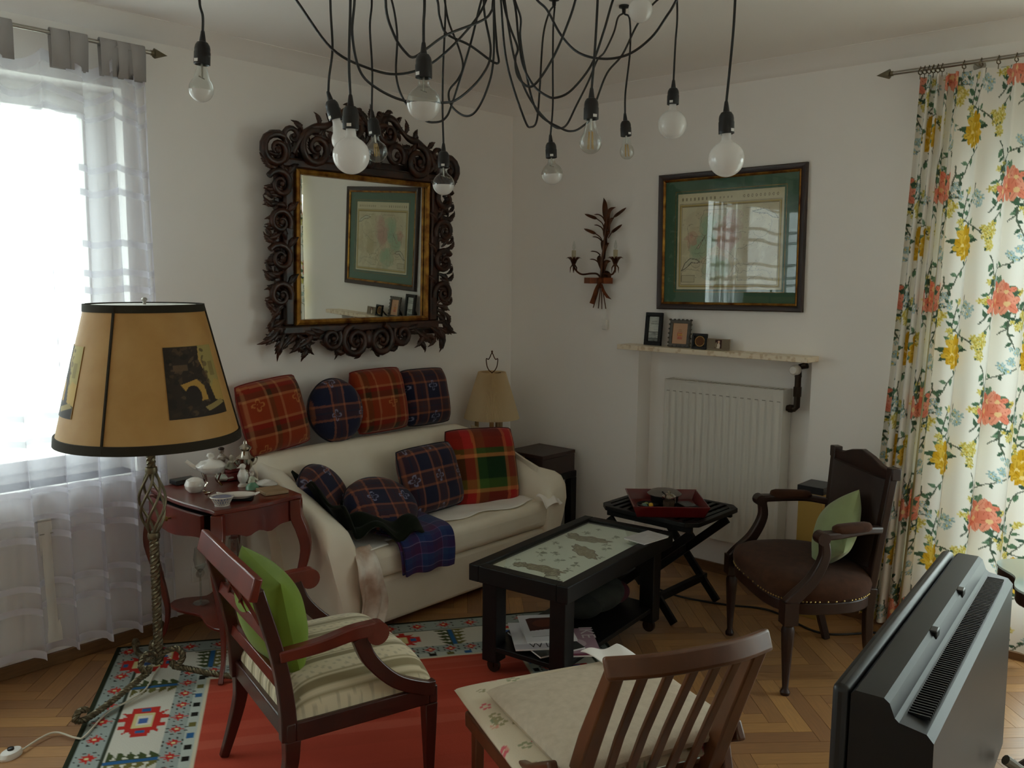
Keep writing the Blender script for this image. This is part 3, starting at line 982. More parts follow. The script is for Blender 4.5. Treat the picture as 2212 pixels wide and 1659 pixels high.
tp.ell((0, -.03, .47), (.04, .02, .05), 10, 7)
fillr = random.Random(17)
def filler(mb, pts, k, out_ang, w=.0125):
    for i in range(k):
        x, z = fillr.choice(pts)
        x += fillr.uniform(-.025, .025); z += fillr.uniform(-.03, .03)
        acanthus(mb, x, z, out_ang(x, z) + fillr.uniform(-1.1, 1.1), fillr.uniform(.07, .12), fillr.uniform(-1.5, 1.5), w, -.018)
filler(tp, [(x, .44 + .10 * (1 - abs(x) / .5)) for x in np.linspace(-.48, .48, 15)], 44, lambda x, z: math.pi / 2 - x)
filler(tp, [(x, .52 + .10 * (1 - abs(x) / .35)) for x in np.linspace(-.3, .3, 9)], 16, lambda x, z: math.pi / 2 - x)
filler(bt, [(x, -.44) for x in np.linspace(-.5, .5, 15)], 44, lambda x, z: -math.pi / 2 + x)
tp.build('carved_crest', M['carved'], mir, sharp=60)
bt.ell((0, -.035, -.47), (.03, .022, .05), 10, 7)
bt.build('carved_apron', M['carved'], mir, sharp=60)

# ------------------------------------------------------------------ framed map
mp = thing('framed_map', 'large framed antique map with dark green mount above the stone shelf', 'picture', (-.004, -1.526, 1.843))
mp.rotation_euler = (-.012, 0, 0)
B = Matrix(((0, 0, -1, 0), (-1, 0, 0, 0), (0, 1, 0, 0), (0, 0, 0, 1)))     # u right, v up, n out of the wall
MW, MH = .845, .73
def mitre(w, h, prof, material, parent, name):
    rg = []
    for sx, sy in ((-1, -1), (1, -1), (1, 1), (-1, 1), (-1, -1)):
        rg.append([tuple(B @ Vector((sx * (w / 2 - d), sy * (h / 2 - d), n))) for d, n in prof])
    for i in range(4):
        MB().loft([rg[i], rg[i + 1]]).build(name, material, parent, sharp=25)
mitre(MW, MH, [(0, 0), (0, .018), (.006, .024), (.018, .022), (.03, .016), (.03, 0)], M['walnut'], mp, 'frame_rail')
mitre(MW - .06, MH - .06, [(0, 0), (0, .017), (.004, .019), (.008, .016), (.012, .010), (.012, 0)], M['gilt'], mp, 'gilt_slip')
mg = MB()
iw, ih, ow, oh = .612, .512, MW - .08, MH - .08
for q in ((-ow / 2, ow / 2, ih / 2, oh / 2), (-ow / 2, ow / 2, -oh / 2, -ih / 2), (-ow / 2, -iw / 2, -ih / 2, ih / 2), (iw / 2, ow / 2, -ih / 2, ih / 2)):
    mg.bx(q[0], q[1], q[2], q[3], .003, .006, B)
mg.build('green_mount', mat('green_mount_card', '4a6a56', .85), mp, sharp=0)
ln = MB()
for q in ((-1, 1, 1, 1), (-1, 1, -1, -1), (-1, -1, -1, 1), (1, 1, -1, 1)):
    x0, x1, y0, y1 = q[0] * (iw / 2 + .012), q[1] * (iw / 2 + .012), q[2] * (ih / 2 + .012), q[3] * (ih / 2 + .012)
    ln.bx(x0 - .001, x1 + .001, y0 - .001, y1 + .001, .006, .0064, B)
ln.build('ruled_line', M['gilt'], mp, sharp=0)
cm = Canvas(.61, .51, .0026, 'e8dabb')
mr = random.Random(21)
for i in range(70):
    cm.ell(mr.uniform(.02, .59), mr.uniform(.02, .43), mr.uniform(.02, .07), mr.uniform(.015, .05), mr.choice(('cdbb9a', 'd9cdb4', 'd3bfa0')), mr.uniform(0, 3), .35)
for (x, y, rx, ry, c) in ((.18, .33, .10, .07, 'a9bf9f'), (.14, .20, .09, .08, 'a7bd9c'), (.25, .12, .12, .06, 'a9bf9f'), (.30, .26, .11, .09, 'd0a193'), (.09, .27, .05, .025, 'cf8f80'), (.33, .36, .09, .05, 'd2a898'), (.42, .2, .09, .07, 'c9b48f'), (.2, .26, .07, .05, '9fbba0')):
    for k in range(6):
        cm.ell(x + mr.uniform(-.03, .03), y + mr.uniform(-.03, .03), rx * mr.uniform(.4, .8), ry * mr.uniform(.4, .8), c, mr.uniform(0, 3), .35)
def wander(x, y, a, n, st, w, col, al=.8):
    p = [(x, y)]
    for i in range(n):
        a += mr.uniform(-.8, .8)
        p.append((p[-1][0] + st * math.cos(a), p[-1][1] + st * math.sin(a)))
    cm.line([(min(max(q[0], .03), .58), min(max(q[1], .05), .42)) for q in p], w, col, al)
for i in range(26):
    wander(mr.uniform(.05, .55), mr.uniform(.06, .4), mr.uniform(0, 6), 14, .012, .003, mr.choice(('8f8069', '9a8a72', '7f7565')), .55)
lake = [(.03, .10), (.05, .14), (.08, .165), (.12, .16), (.14, .145), (.12, .14), (.09, .145), (.07, .125), (.05, .11), (.03, .10)]
cm.poly(lake, 'd9d0b8'); cm.line(lake, .004, '6b604e')
l2 = [(.12, .22), (.16, .27), (.17, .285), (.15, .25), (.13, .215)]
cm.poly(l2, 'd9d0b8'); cm.line(l2 + l2[:1], .003, '6b604e')
l3 = [(.44, .40), (.5, .41), (.56, .385), (.58, .36), (.55, .365), (.52, .385), (.47, .39), (.44, .40)]
cm.poly(l3, 'e0d8c4'); cm.line(l3, .0035, '6b604e')
for i in range(160):
    cm.ell(mr.uniform(.03, .58), mr.uniform(.05, .42), .0025, .002, '8a7a62', 0, .6)
for o_, w_, c_ in ((.012, .003, '8f7b50'), (.019, .008, 'c6a964'), (.026, .003, '8f7b50')):
    q = [(o_, o_), (.61 - o_, o_), (.61 - o_, .455 - o_ + .012), (o_, .455 - o_ + .012), (o_, o_)]
    cm.line(q, w_, c_)
for i in range(9):
    cm.rect(.025 + i * .024, .035 + i * .024, .472, .487, '8f7a5a', .8)
    cm.ell(.39 + i * .023, .48, .006, .0075, '8f7a5a', 0, .8, ring=.5)
for i in range(4):
    cm.rect(.25 + i * .022, .258 + i * .022, .475, .484, '9a8462', .7)
cm.rect(.03, .11, .04, .075, 'd6c8aa'); cm.line([(.03, .04), (.11, .04), (.11, .075), (.03, .075), (.03, .04)], .003, '9a8a6c')
decal('map_print', cm, B @ trm(-.305, -.255, .0035), M['vprint'], mp)
MB().bx(-ow / 2, ow / 2, -oh / 2, oh / 2, .0075, .0095, B).build('glass', M['picture_glass'], mp, sharp=0)
MB().bx(-MW / 2 + .01, MW / 2 - .01, -MH / 2 + .01, MH / 2 - .01, -.002, .002, B).build('backing', M['walnut'], mp, sharp=0)

# ------------------------------------------------------------------ wall sconce
sco = thing('wall_sconce', 'bronzed metal wheat sheaf wall sconce with two candle lights', 'wall lamp', (0, -.745, 1.629))
def sc_(cx, cy, n=.04):
    return (-n, -(cx - 400) * .000633, (1040 - cy) * .000511)
def leafblade(mb, pts, w, nn=.03):
    P = spline([sc_(x, y, nn + .012 * math.sin(math.pi * i / (len(pts) - 1))) for i, (x, y) in enumerate(pts)], 5)
    k = len(P)
    mb.tube(P, [w * max(.08, math.sin(math.pi * (.12 + .88 * i / (k - 1)))) for i in range(k)], 6, hint=(1, 0, 0), flat=.25)
MB().lathe([(0, 0), (.035, 0), (.035, .006), (.02, .012), (0, .012)], 18, M=trm(0, 0, .02) @ rotm('Y', -math.pi / 2)).tube([(-.008, 0, .02), (-.04, 0, .02)], .008, 8).build('wall_plate', M['bronze'], sco)
st = MB().tube(spline([sc_(395, 1030, .05), sc_(405, 800, .045), sc_(430, 500, .04), sc_(440, 330, .035)], 6), [.010, .011, .012, .012, .013, .013, .014, .014, .014, .014, .014, .013, .013, .012, .012, .011, .01, .009, .008], 8, flat=.6)
st.build('stalk', M['bronze'], sco)
for pts, w in (([(425, 420), (420, 300), (410, 190), (385, 118)], .020), ([(450, 420), (455, 300), (480, 250), (520, 228)], .013), ([(425, 620), (420, 500), (435, 400), (455, 360)], .016), ([(455, 520), (460, 420), (490, 360), (505, 350)], .012), ([(400, 960), (380, 860), (355, 780), (342, 760)], .018), ([(400, 970), (420, 880), (445, 835), (480, 825)], .017), ([(405, 800), (415, 700), (440, 640), (458, 625)], .015), ([(400, 750), (395, 650), (395, 600), (390, 590)], .012), ([(430, 560), (445, 520), (460, 500), (465, 492)], .012)):
    mb = MB()
    leafblade(mb, pts, w)
    mb.build('leaf', M['bronze'], sco)
for pts in ([(412, 385), (385, 335), (340, 302), (287, 298)], [(403, 500), (375, 450), (330, 422), (290, 416)], [(388, 610), (350, 570), (310, 552), (272, 550)], [(365, 755), (330, 725), (290, 713), (255, 713)], [(365, 870), (330, 825), (290, 805), (247, 803)]):
    MB().tube(spline([sc_(x, y, .035) for x, y in pts], 5), [.0035] * 13 + [.003, .002, .001], 6).build('tendril', M['bronze'], sco)
for stem, tip in (([(405, 470), (380, 400), (315, 345)], (185, 290)), ([(385, 600), (360, 555), (305, 512)], (180, 456)), ([(455, 420), (480, 370), (512, 335)], (645, 243)), ([(450, 570), (470, 535), (490, 505)], (605, 424))):
    mb = MB().tube(spline([sc_(x, y, .035) for x, y in stem], 5), .003, 6)
    a, b = np.array(sc_(*stem[-1], .035)), np.array(sc_(*tip, .04))
    mb.tube([a + (b - a) * t for t in np.linspace(0, 1, 9)], [.005, .0085, .0095, .0095, .009, .0085, .0075, .005, .0015], 8)
    mb.build('wheat_ear', M['bronze'], sco)
for arm, (bx_, top) in (([(395, 1015), (360, 970), (300, 965), (200, 975), (140, 930), (120, 870)], (135, 640)), ([(405, 1015), (440, 965), (500, 975), (550, 970), (585, 920), (592, 870)], (585, 640))):
    n_ = .085
    P = spline([sc_(x, y, .05 + (n_ - .05) * i / 5) for i, (x, y) in enumerate(arm)], 5)
    ao = MB().tube(P, .0055, 8).build('arm', M['bronze'], sco)
    e = np.array(P[-1])
    cup = MB()
    for k in range(8):
        a = 2 * math.pi * k / 8
        d = np.array([math.cos(a), math.sin(a), 0])
        cup.tube([e + d * .006 + [0, 0, .0], e + d * .018 + [0, 0, .03], e + d * .034 + [0, 0, .045], e + d * .045 + [0, 0, .038]], [.007, .010, .008, .002], 5, hint=(0, 0, 1), flat=.35)
        if k % 2:
            cup.tube([e + d * .008, e + d * .018 + [0, 0, -.015], e + d * .02 + [0, 0, -.045]], [.004, .004, .001], 5)
    cup.lathe([(0, -.01), (.01, -.008), (.014, .02), (.012, .035), (0, .036)], 10, c=tuple(e))
    cup.build('flower_cup', M['bronze'], ao)
    MB().lathe([(0, .03), (.0125, .03), (.0125, .085), (.009, .086), (0, .087)], 14, c=tuple(e)).build('candle_sleeve', mat('yellowed_candle', 'b3a98c', .6), ao)
    MB().lathe([(.005, .087), (.008, .095), (.010, .105), (.007, .122), (.002, .138), (0, .142)], 12, c=tuple(e)).build('candle_bulb', M['clear_glass'], ao)
bw = MB()
for sg, tipx in ((-1, 195), (1, 515)):
    a, b = np.array(sc_(395, 1045, .055)), np.array(sc_(tipx, 1045, .04))
    bw.sweep([a, (a + b) / 2 + np.array([-.025, 0, .0]), b, (a + b) / 2 + np.array([.012, 0, 0]), a + np.array([.012, 0, 0])], (0, 0, 1), .034, .003)
bw.ell(sc_(390, 1050, .06), (.014, .02, .022), 10, 7)
bw.build('bow', M['copper'], sco, sharp=40)
for pts in ([(375, 1080), (345, 1150), (325, 1230), (300, 1310)], [(400, 1080), (425, 1150), (455, 1200), (490, 1245)]):
    P = spline([sc_(x, y, .05) for x, y in pts], 4)
    MB().sweep(P, (0, 1, 0.25), [.018 + .018 * i / 12 for i in range(13)], .003).build('ribbon_tail', M['copper'], sco, sharp=40)
for a, b in (((385, 1090), (298, 1355)), ((390, 1090), (357, 1362)), ((400, 1090), (397, 1368)), ((405, 1090), (442, 1363))):
    MB().tube([sc_(*a, .045), sc_(*b, .035)], .0032, 6).build('stem', M['bronze'], sco)
pc = MB().tube(spline([sc_(435, 1300, .03), sc_(432, 1400, .02), sc_(420, 1490, .02)], 5), .0025, 6)
pc.build('pull_cord', M['white_plastic'], sco)
p = sc_(417, 1545, .02)
MB().bx(p[0] - .008, p[0] + .008, p[1] - .017, p[1] + .017, p[2] - .03, p[2] + .03).build('cord_switch', M['white_plastic'], sco, bevel=.006)

# ------------------------------------------------------------------ sofa
sofa = thing('sofa', 'white slipcovered two seat sofa against the wall', 'sofa', (-1.2, -.42, 0))
S0 = np.array([-1.2, -.42, 0])
def sv(x, y, z):
    return (x - S0[0], y - S0[1], z)
MB().bx(*(np.array([-1.95, -.45]) + 1.2), *(np.array([-.745, -.12]) + .42), .035, .255).build('base', M['slipcover'], sofa, bevel=.02, seg=3)
MB().bx(-.70, .70, -.345, .17, .257, .405).build('seat_cushion', M['slipcover'], sofa, bevel=.045, seg=5)
bk = []
for x, zt in ((-2.04, .765), (-1.99, .79), (-1.9, .80), (-1.5, .803), (-1.1, .80), (-.78, .798), (-.68, .79), (-.58, .755), (-.48, .71), (-.44, .69)):
    k = zt - .80
    bk.append([sv(x, y, z) for y, z in ((-.12, .05), (-.11, .55), (-.115, .74 + k), (-.14, .785 + k), (-.18, .803 + k), (-.22, .797 + k), (-.25, .765 + k), (-.275, .70 + k), (-.32, .52), (-.36, .38), (-.36, .05))])
MB().loft(bk).build('backrest', M['slipcover'], sofa, sharp=50)
for sg in (-1, 1):
    rg = []
    for y, zt, dx in ((-.125, .795, 0), (-.2, .785, 0), (-.3, .75, 0), (-.42, .70, 0), (-.55, .65, 0), (-.64, .615, 0), (-.70, .59, 0), (-.74, .57, .002), (-.765, .54, .006), (-.775, .50, .014)):
        hz = zt if sg < 0 else zt - .035
        fl_y = 1.0 if sg < 0 else min(1, max(0, (-y - .63) / .08))
        ob, ot, ii = (.745 if sg < 0 else .70 + .045 * fl_y) - dx, .745 + .09 * fl_y - dx, .66 + dx * .3
        q = [(ob, .03), (ob + .02, .2), (ob + (ot - ob) * .7, hz - .16), (ot, hz - .06), (ot - .006, hz - .025), (ot - .02, hz - .006), (ot - .04, hz - .004), (ii + .055, hz - .035), (ii + .028, hz - .055), (ii + .01, hz - .09), (ii, hz - .16), (ii - .01, .30), (ii, .03)]
        if sg > 0:
            q = [(a - .0, b) for a, b in q]
        rg.append([sv(-1.2 + sg * a, y, max(b, .03)) for a, b in q])
    MB().loft(rg).build('arm', M['slipcover'], sofa, sharp=50)
# loose sheet on the seat, hanging and tucked at the corners
nx_, ny_ = 60, 24
UU, VV = np.meshgrid(np.linspace(0, 1, nx_), np.linspace(0, 1, ny_), indexing='ij')
xs = -1.84 + 1.28 * UU
ys = -.36 - (.33 + .028 * np.sin(9 * UU) + .02 * np.sin(23 * UU + 1) + .05 * (UU < .14)) * VV
zs = .409 + .003 * np.sin(30 * UU) * np.cos(12 * VV) + .004 * VV
o = grid_mesh('seat_sheet', np.stack([xs - S0[0], ys - S0[1], zs], -1), M['sheet'], sofa)
o.modifiers.new('t', 'SOLIDIFY').thickness = .003
nx_, ny_ = 34, 44
UU, VV = np.meshgrid(np.linspace(0, 1, nx_), np.linspace(0, 1, ny_), indexing='ij')
xs = -1.885 + (.10 + .06 * np.sin(VV * 2.6)) * UU + .012 * np.sin(VV * 9 + 2)
zs = .435 - .36 * VV - .05 * VV * UU
ys = -.80 - .014 * np.sin(UU * 11 + 2.5 * VV) * (.3 + VV) - .022 * np.exp(-((VV - .25) / .2) ** 2) + .06 * (1 - VV) ** 6
o = grid_mesh('hanging_sheet', np.stack([xs - S0[0], ys - S0[1], zs], -1), M['stained_sheet'], sofa)
o.modifiers.new('t', 'SOLIDIFY').thickness = .004
xs = -.60 + .15 * UU
ys = -.74 - .07 * VV + .01 * np.sin(UU * 9)
zs = .425 + .012 * np.sin(UU * 8 + VV * 4) - .03 * VV * VV + .015 * (1 - UU) * (1 - VV)
o = grid_mesh('tucked_sheet', np.stack([xs - S0[0], ys - S0[1], zs], -1), M['sheet'], sofa)
o.modifiers.new('t', 'SOLIDIFY').thickness = .004

# ------------------------------------------------------------------ cushions and blankets
def ppy(px, py, y):
    r = FW + (px - 1106) / FPX * RT - (py - 829.5) / FPX * UP
    return CAM + (y - CAM[1]) / r[1] * r
def seqcol(x, seq):
    tot = sum(w for w, _ in seq)
    x = np.mod(x, tot)
    out = np.zeros(x.shape + (3,))
    a = 0
    for w, c in seq:
        out[(x >= a) & (x < a + w)] = lin(c)
        a += w
    return out
def tartan(u, v, su, sv_, motif=None):
    c = .5 * seqcol(u, su) + .5 * seqcol(v, sv_)
    if motif:
        per, mc, ou, ov = motif
        a, b = np.mod(u - ou, per) - per / 2, np.mod(v - ov, per) - per / 2
        d = np.hypot(a, b)
        th = np.arctan2(b, a)
        m = (np.abs(d - .028 * np.abs(np.cos(4 * th / 2 * 1.0))) < .0045) & (d > .004) & (d < .03)
        c[m] = .45 * c[m] + .55 * np.array(lin(mc))
    return c
NAVY_U = [(.088, '1e2138'), (.012, '965a40'), (.026, '452c2e'), (.008, '33303c'), (.026, '452c2e'), (.012, '965a40')]
RED_U = [(.09, '8a2816'), (.012, 'b0704a'), (.028, '402a18'), (.035, '7c1c12'), (.012, 'b0704a')]
RED_V = [(.10, '8a3c18'), (.012, 'b0784a'), (.03, '3a2e18'), (.022, '74180f'), (.012, 'b0784a')]
BIG_U = [(.10, '6a2616'), (.055, 'b0302a'), (.02, 'b57c40'), (.055, '2d4c24'), (.12, '142e18'), (.02, 'b86c42'), (.05, 'a82824'), (.012, 'd07a4a')]
BIG_V = [(.09, 'a01c1e'), (.022, 'cf8a4e'), (.05, '4d6a2a'), (.12, '123014'), (.022, 'cf8a4e'), (.03, '4d5a24'), (.06, 'a8221f')]
def pillow(label, c, w, h, t, R, colfn=None, shape='square', piping='20202c', material=None, power=.5, n=84, cat='cushion', pinch=.0, dent=0, name='cushion', soft=.09, ex=3.6):
    T_ = thing(name, label, cat, tuple(c))
    q = R.to_euler()
    T_.rotation_euler = q
    a = np.linspace(-1, 1, n)
    A, Bq = np.meshgrid(a, a, indexing='ij')
    if shape == 'round':
        X = A * np.sqrt(1 - Bq ** 2 / 2)
        Y = Bq * np.sqrt(1 - A ** 2 / 2)
        r = np.clip(np.hypot(X, Y), 0, 1)
        prof = (1 - r ** 5) ** .5
        X, Y = X * w / 2, Y * h / 2
    else:
        X = A * w / 2 * (1 - pinch * (1 - Bq ** 2) * A ** 2) * np.sqrt(1 - soft * Bq ** 4)
        Y = Bq * h / 2 * (1 - pinch * (1 - A ** 2) * Bq ** 2) * np.sqrt(1 - soft * A ** 4)
        prof = np.clip((1 - np.abs(A) ** ex) * (1 - np.abs(Bq) ** ex), 0, 1) ** power
    wr = 1 + .05 * np.sin(A * 5 + Bq * 3) * np.cos(Bq * 6 - A * 2) * np.minimum(A ** 2 + Bq ** 2, 1) * (shape != 'round')
    Zf = t / 2 * prof * wr
    if dent:
        Zf = Zf * (1 - dent * np.exp(-((A + .1) ** 2 + (Bq - .5) ** 2) / .1))
    for sg, nm in ((1, 'front_cover'), (-1, 'back_cover')):
        P = np.stack([X, Y, sg * Zf], -1)
        if sg < 0:
            P = P[::-1]
        col = colfn(P[..., 0] + .3, P[..., 1] + .3).reshape(-1, 3) if colfn else None
        grid_mesh(nm, P, material or M['vcloth'], T_, col=col)
    ed = np.concatenate([np.stack([X, Y], -1)[:, 0], np.stack([X, Y], -1)[-1, 1:], np.stack([X, Y], -1)[::-1, -1][1:], np.stack([X, Y], -1)[0, ::-1][1:]])[::3]
    if piping:
        MB().tube([(p[0], p[1], 0) for p in ed] + [(ed[0][0], ed[0][1], 0)], .0045, 6, cap=False).build('piping', mat('piping_cord', piping, .9), T_)
    return T_
def lean_m(th, roll=0, yaw=0):
    """upright cushion facing -y, leaning back by th, rolled in its plane, turned by yaw"""
    return rotm('Z', yaw) @ rotm('X', math.pi / 2 - th) @ rotm('Z', roll)
red = lambda k: (lambda u, v: tartan(u + k, v + .04 + k, RED_U, RED_V, (.22, 'c98a4a', .11, .1)))
nav = lambda k: (lambda u, v: tartan(u + k, v + k * .7, NAVY_U, NAVY_U, (.172, '9aa0c0', .044 - k, .044 - k * .7)))
pillow('rust red plaid square cushion at the window end of the sofa back', (-1.862, -.13, .972), .345, .345, .16, lean_m(.24, .11, .0), red(.03), piping='7a1c14')
pillow('round navy plaid cushion between two rust cushions on the sofa back', (-1.512, -.155, .958), .325, .325, .12, lean_m(.2), nav(.02), 'round')
pillow('orange red plaid square cushion in the middle of the sofa back', (-1.208, -.135, .98), .345, .335, .16, lean_m(.22, .015), red(.11), piping='7a1c14')
pillow('dark navy plaid square cushion at the lamp end of the sofa back', (-.868, -.13, .966), .325, .315, .15, lean_m(.22, -.01), nav(.085))
pillow('navy plaid square cushion leaning on the seat beside the green check cushion', tuple(ppy(930, 1040, -.45) + np.array([0, 0, .02])), .43, .345, .14, lean_m(.33, -.01, .1), nav(.0))
pillow('large red and green check square cushion leaning by the sofa arm', tuple(ppy(1047, 1022, -.46) + np.array([-.02, 0, .04])), .43, .43, .16, lean_m(.3, -.03, -.3), lambda u, v: tartan(u - .06, v - .065, BIG_U, BIG_V), piping='4a1a14')
pillow('round navy plaid cushion propped at the table end of the seat', tuple(ppy(700, 1075, -.40)), .34, .34, .1, lean_m(.5, .2, .35), nav(.05), 'round')
pillow('round navy plaid cushion lying tilted on the green velvet', tuple(ppy(823, 1092, -.56)), .38, .34, .13, rotm('Z', -.25) @ rotm('X', .62) @ rotm('Y', .12), nav(.12), 'round')
nx_, ny_ = 70, 80
UU, VV = np.meshgrid(np.linspace(0, 1, nx_), np.linspace(0, 1, ny_), indexing='ij')
xs = -1.90 + .37 * UU + .05 * VV * (UU - .3) + .012 * np.sin(VV * 9)
ys = -.35 - .40 * VV + .03 * np.sin(UU * 5 + 1) - .03 * UU * VV
az_ = .80 - .052 - .5 * (-ys - .125) * .62                                    # height of the arm's inner edge there
zs = np.maximum(.43, az_ - (xs + 1.90) * 2.2) + .055 + .075 * np.exp(-((UU - .45 - .1 * np.sin(VV * 5)) / .14) ** 2) * (1 - .5 * VV) + .02 * np.sin(UU * 16 + VV * 7) * (.4 + .6 * np.sin(VV * 5) ** 2) + .014 * np.cos(VV * 14 - UU * 6)
eg = np.minimum(np.minimum(UU, 1 - UU), np.minimum(VV, 1 - VV))
zs -= .03 * np.clip(1 - eg / .06, 0, 1)
gv = thing('velvet_throw', 'crumpled dark green velvet throw heaped beside the sofa arm', 'throw', (-1.72, -.55, .45))
o = grid_mesh('heap', np.stack([xs + 1.72, ys + .55, zs - .45], -1), M['green_velvet'], gv)
sm = o.modifiers.new('t', 'SOLIDIFY')
sm.thickness, sm.offset = .012, -1
# folded plaid blanket over the seat edge
nx_, ny_ = 90, 110
UU, VV = np.meshgrid(np.linspace(0, 1, nx_), np.linspace(0, 1, ny_), indexing='ij')
pth = spline([(-.42, .45), (-.55, .452), (-.68, .446), (-.755, .442), (-.795, .42), (-.81, .37), (-.812, .31), (-.808, .262)], 14)
pa = np.array([(p[0], p[1]) for p in pth])
idx = VV * (len(pa) - 1)
py_i = np.interp(idx, np.arange(len(pa)), pa[:, 0])
pz_i = np.interp(idx, np.arange(len(pa)), pa[:, 1])
xs = -1.665 + .375 * UU + .0 + .05 * VV * (1 - UU) - .02 * VV * UU
zs = pz_i + .004 * np.sin(UU * 14 + VV * 5) - .012 * UU * VV
ys = py_i - .004 * np.sin(UU * 11 + VV * 3)
BL = [(.05, '232f60'), (.003, '84789a'), (.03, '36264e'), (.045, '472248'), (.003, '74588a'), (.04, '263e6a')]
bc = tartan(UU * .40, VV * .62, BL, BL)
bl = thing('plaid_blanket', 'folded blue and purple plaid blanket hanging over the seat edge', 'blanket', (-1.48, -.62, .45))
o = grid_mesh('top_fold', np.stack([xs + 1.48, ys + .62, zs - .45], -1), M['vcloth'], bl, col=bc.reshape(-1, 3))
sm = o.modifiers.new('t', 'SOLIDIFY')
sm.thickness, sm.offset = .008, -1
o = grid_mesh('under_fold', np.stack([xs + 1.48 - .012, ys + .62 + .011 * np.minimum(1, VV * 2), zs - .45 - .012 * (1 - VV) + .008 * VV], -1), M['vcloth'], bl, col=tartan(UU * .4 + .1, VV * .62 + .05, BL, BL).reshape(-1, 3))
sm = o.modifiers.new('t', 'SOLIDIFY')
sm.thickness, sm.offset = .008, -1

# ------------------------------------------------------------------ rug
RES = .0065
rg = Canvas(RUG_L, RUG_W, RES, 'd2d3cc')
CB, GRN, RDD, BLU, BLK, OLV = '98a29d', '46502f', 'b8332c', '2f5f8e', '23211c', '6a6536'
rr2 = random.Random(5)
EDGE, B1, B2, B3, B4 = .022, .125, .305, .375, .425
def frame_rect(d, col):
    rg.rect(d, RUG_L - d, d, RUG_W - d, col)
frame_rect(0, '2a2f22'); frame_rect(EDGE, CB); frame_rect(B1 - .008, '3a4034'); frame_rect(B1, 'cac8bb'); frame_rect(B2, CB); frame_rect(B3, 'b4bcb4'); frame_rect(B4 - .01, 'cfc7ae'); frame_rect(B4, 'b24a38')
for i in range(26):                                        # weaving bands of the red field
    s0 = B4 + (RUG_L - 2 * B4) * rr2.random()
    rg.rect(s0, min(RUG_L - B4, s0 + rr2.uniform(.03, .12)), B4, RUG_W - B4, rr2.choice(('ba5643', 'a84232', 'c0634f', 'aa4836')), .5)
def put(s, t, side, pts, col):
    """motif points (a along border, b across, inwards) on one of the four sides"""
    out = []
    for a, b in pts:
        if side == 'L': out.append((s + a, t + b))
        elif side == 'R': out.append((s + a, RUG_W - t - b))
        elif side == 'T': out.append((t + b, s + a))
        else: out.append((RUG_L - t - b, s + a))
    rg.poly(out, col)
def rosette(s, t, side, r):
    k = []
    for i in range(16):
        a = 2 * math.pi * i / 16
        k.append((r * (1.25 if i % 4 == 0 else .55 if i % 2 else .95) * math.cos(a), r * (1.25 if i % 4 == 0 else .55 if i % 2 else .95) * math.sin(a)))
    for q in range(8):
        a = 2 * math.pi * (q + .5) / 8
        put(s, t, side, [(r * 1.35 * math.cos(a) - .005, r * 1.35 * math.sin(a) - .004), (r * 1.35 * math.cos(a) + .006, r * 1.35 * math.sin(a) - .003), (r * 1.35 * math.cos(a) + .003, r * 1.35 * math.sin(a) + .007)], BLK)
    put(s, t, side, k, RDD)
    put(s, t, side, [(-r * .2, -r * .2), (r * .2, -r * .2), (r * .2, r * .2), (-r * .2, r * .2)], 'd6cf9a')
def medal(s, t, side):
    H = [(-.10, -.05), (-.06, -.05), (-.075, -.085), (-.04, -.06), (-.03, -.085), (-.005, -.085), (-.005, -.06), (.025, -.06), (.025, -.085), (.05, -.08), (.05, -.055), (.09, -.06), (.075, -.035), (.115, -.03)]
    H2 = H + [(a, -b) for a, b in reversed(H)]
    put(s, t, side, [(a * 1.0, b) for a, b in H2], RDD)
    put(s, t, side, [(-.055, -.036), (.055, -.036), (.055, .036), (-.055, .036)], 'cfc58e')
    put(s, t, side, [(-.035, -.026), (.035, -.026), (.035, .026), (-.035, .026)], 'd5d2c6')
    put(s, t, side, [(-.018, -.014), (.018, -.014), (.018, .014), (-.018, .014)], '4a68a0')
    for q in (-1, 1):
        put(s, t, side, [(q * .073, -.018), (q * .095, -.018), (q * .095, .018), (q * .073, .018)], BLU)
def firtree(s, t, side):
    for q in (-1, 1):
        pts = [(-.0, -.085)]
        for i in range(5):
            b0 = -.085 + .034 * i
            pts += [(q * .075 * (1 - .06 * i), b0 + .006), (q * .03, b0 + .034)]
        pts += [(0, .085)]
        put(s, t, side, pts, OLV if q > 0 else GRN)
        for i in range(4):
            b0 = -.07 + .038 * i
            put(s, t, side, [(q * .018, b0), (q * .036, b0 + .01), (q * .018, b0 + .02)], 'd3d1c4')
    put(s, t, side, [(-.010, -.085), (.010, -.085), (.010, .085), (-.010, .085)], BLU)
for side, L_ in (('L', RUG_L), ('R', RUG_L), ('T', RUG_W), ('B', RUG_W)):
    n = int(round((L_ - 2 * .06) / .125))
    for i in range(n + 1):
        rosette(.06 + (L_ - .12) * i / n, .07, side, .03)
        p = .34 + (L_ - .68) * i / n
        rosette(p, .34, side, .026)
    m = int(round((L_ - .26) / .245))
    for i in range(m):
        p = .155 + (L_ - .31) * i / (m - 1)
        (medal if i % 2 == 0 else firtree)(p, (B1 + B2) / 2, side)
    n = int((L_ - .8) / .075)
    for i in range(n + 1):
        p = .4 + (L_ - .8) * i / n
        put(p, .395, side, [(-.017, -.012), (.017, -.012), (.017, .012), (-.017, .012)], (BLK, OLV, BLU, BLK)[i % 4])
rugo = thing('kilim_rug', 'red kilim rug with pale border of medallions and trees', 'rug', (RK[0], RK[1], 0))
X3 = RK[0] - rg.X * RE1[0] + rg.Y * RE2[0]
Y3 = RK[1] - rg.X * RE1[1] + rg.Y * RE2[1]
Z3 = .0068 + .0006 * np.sin(rg.X * 40) * np.cos(rg.Y * 37)
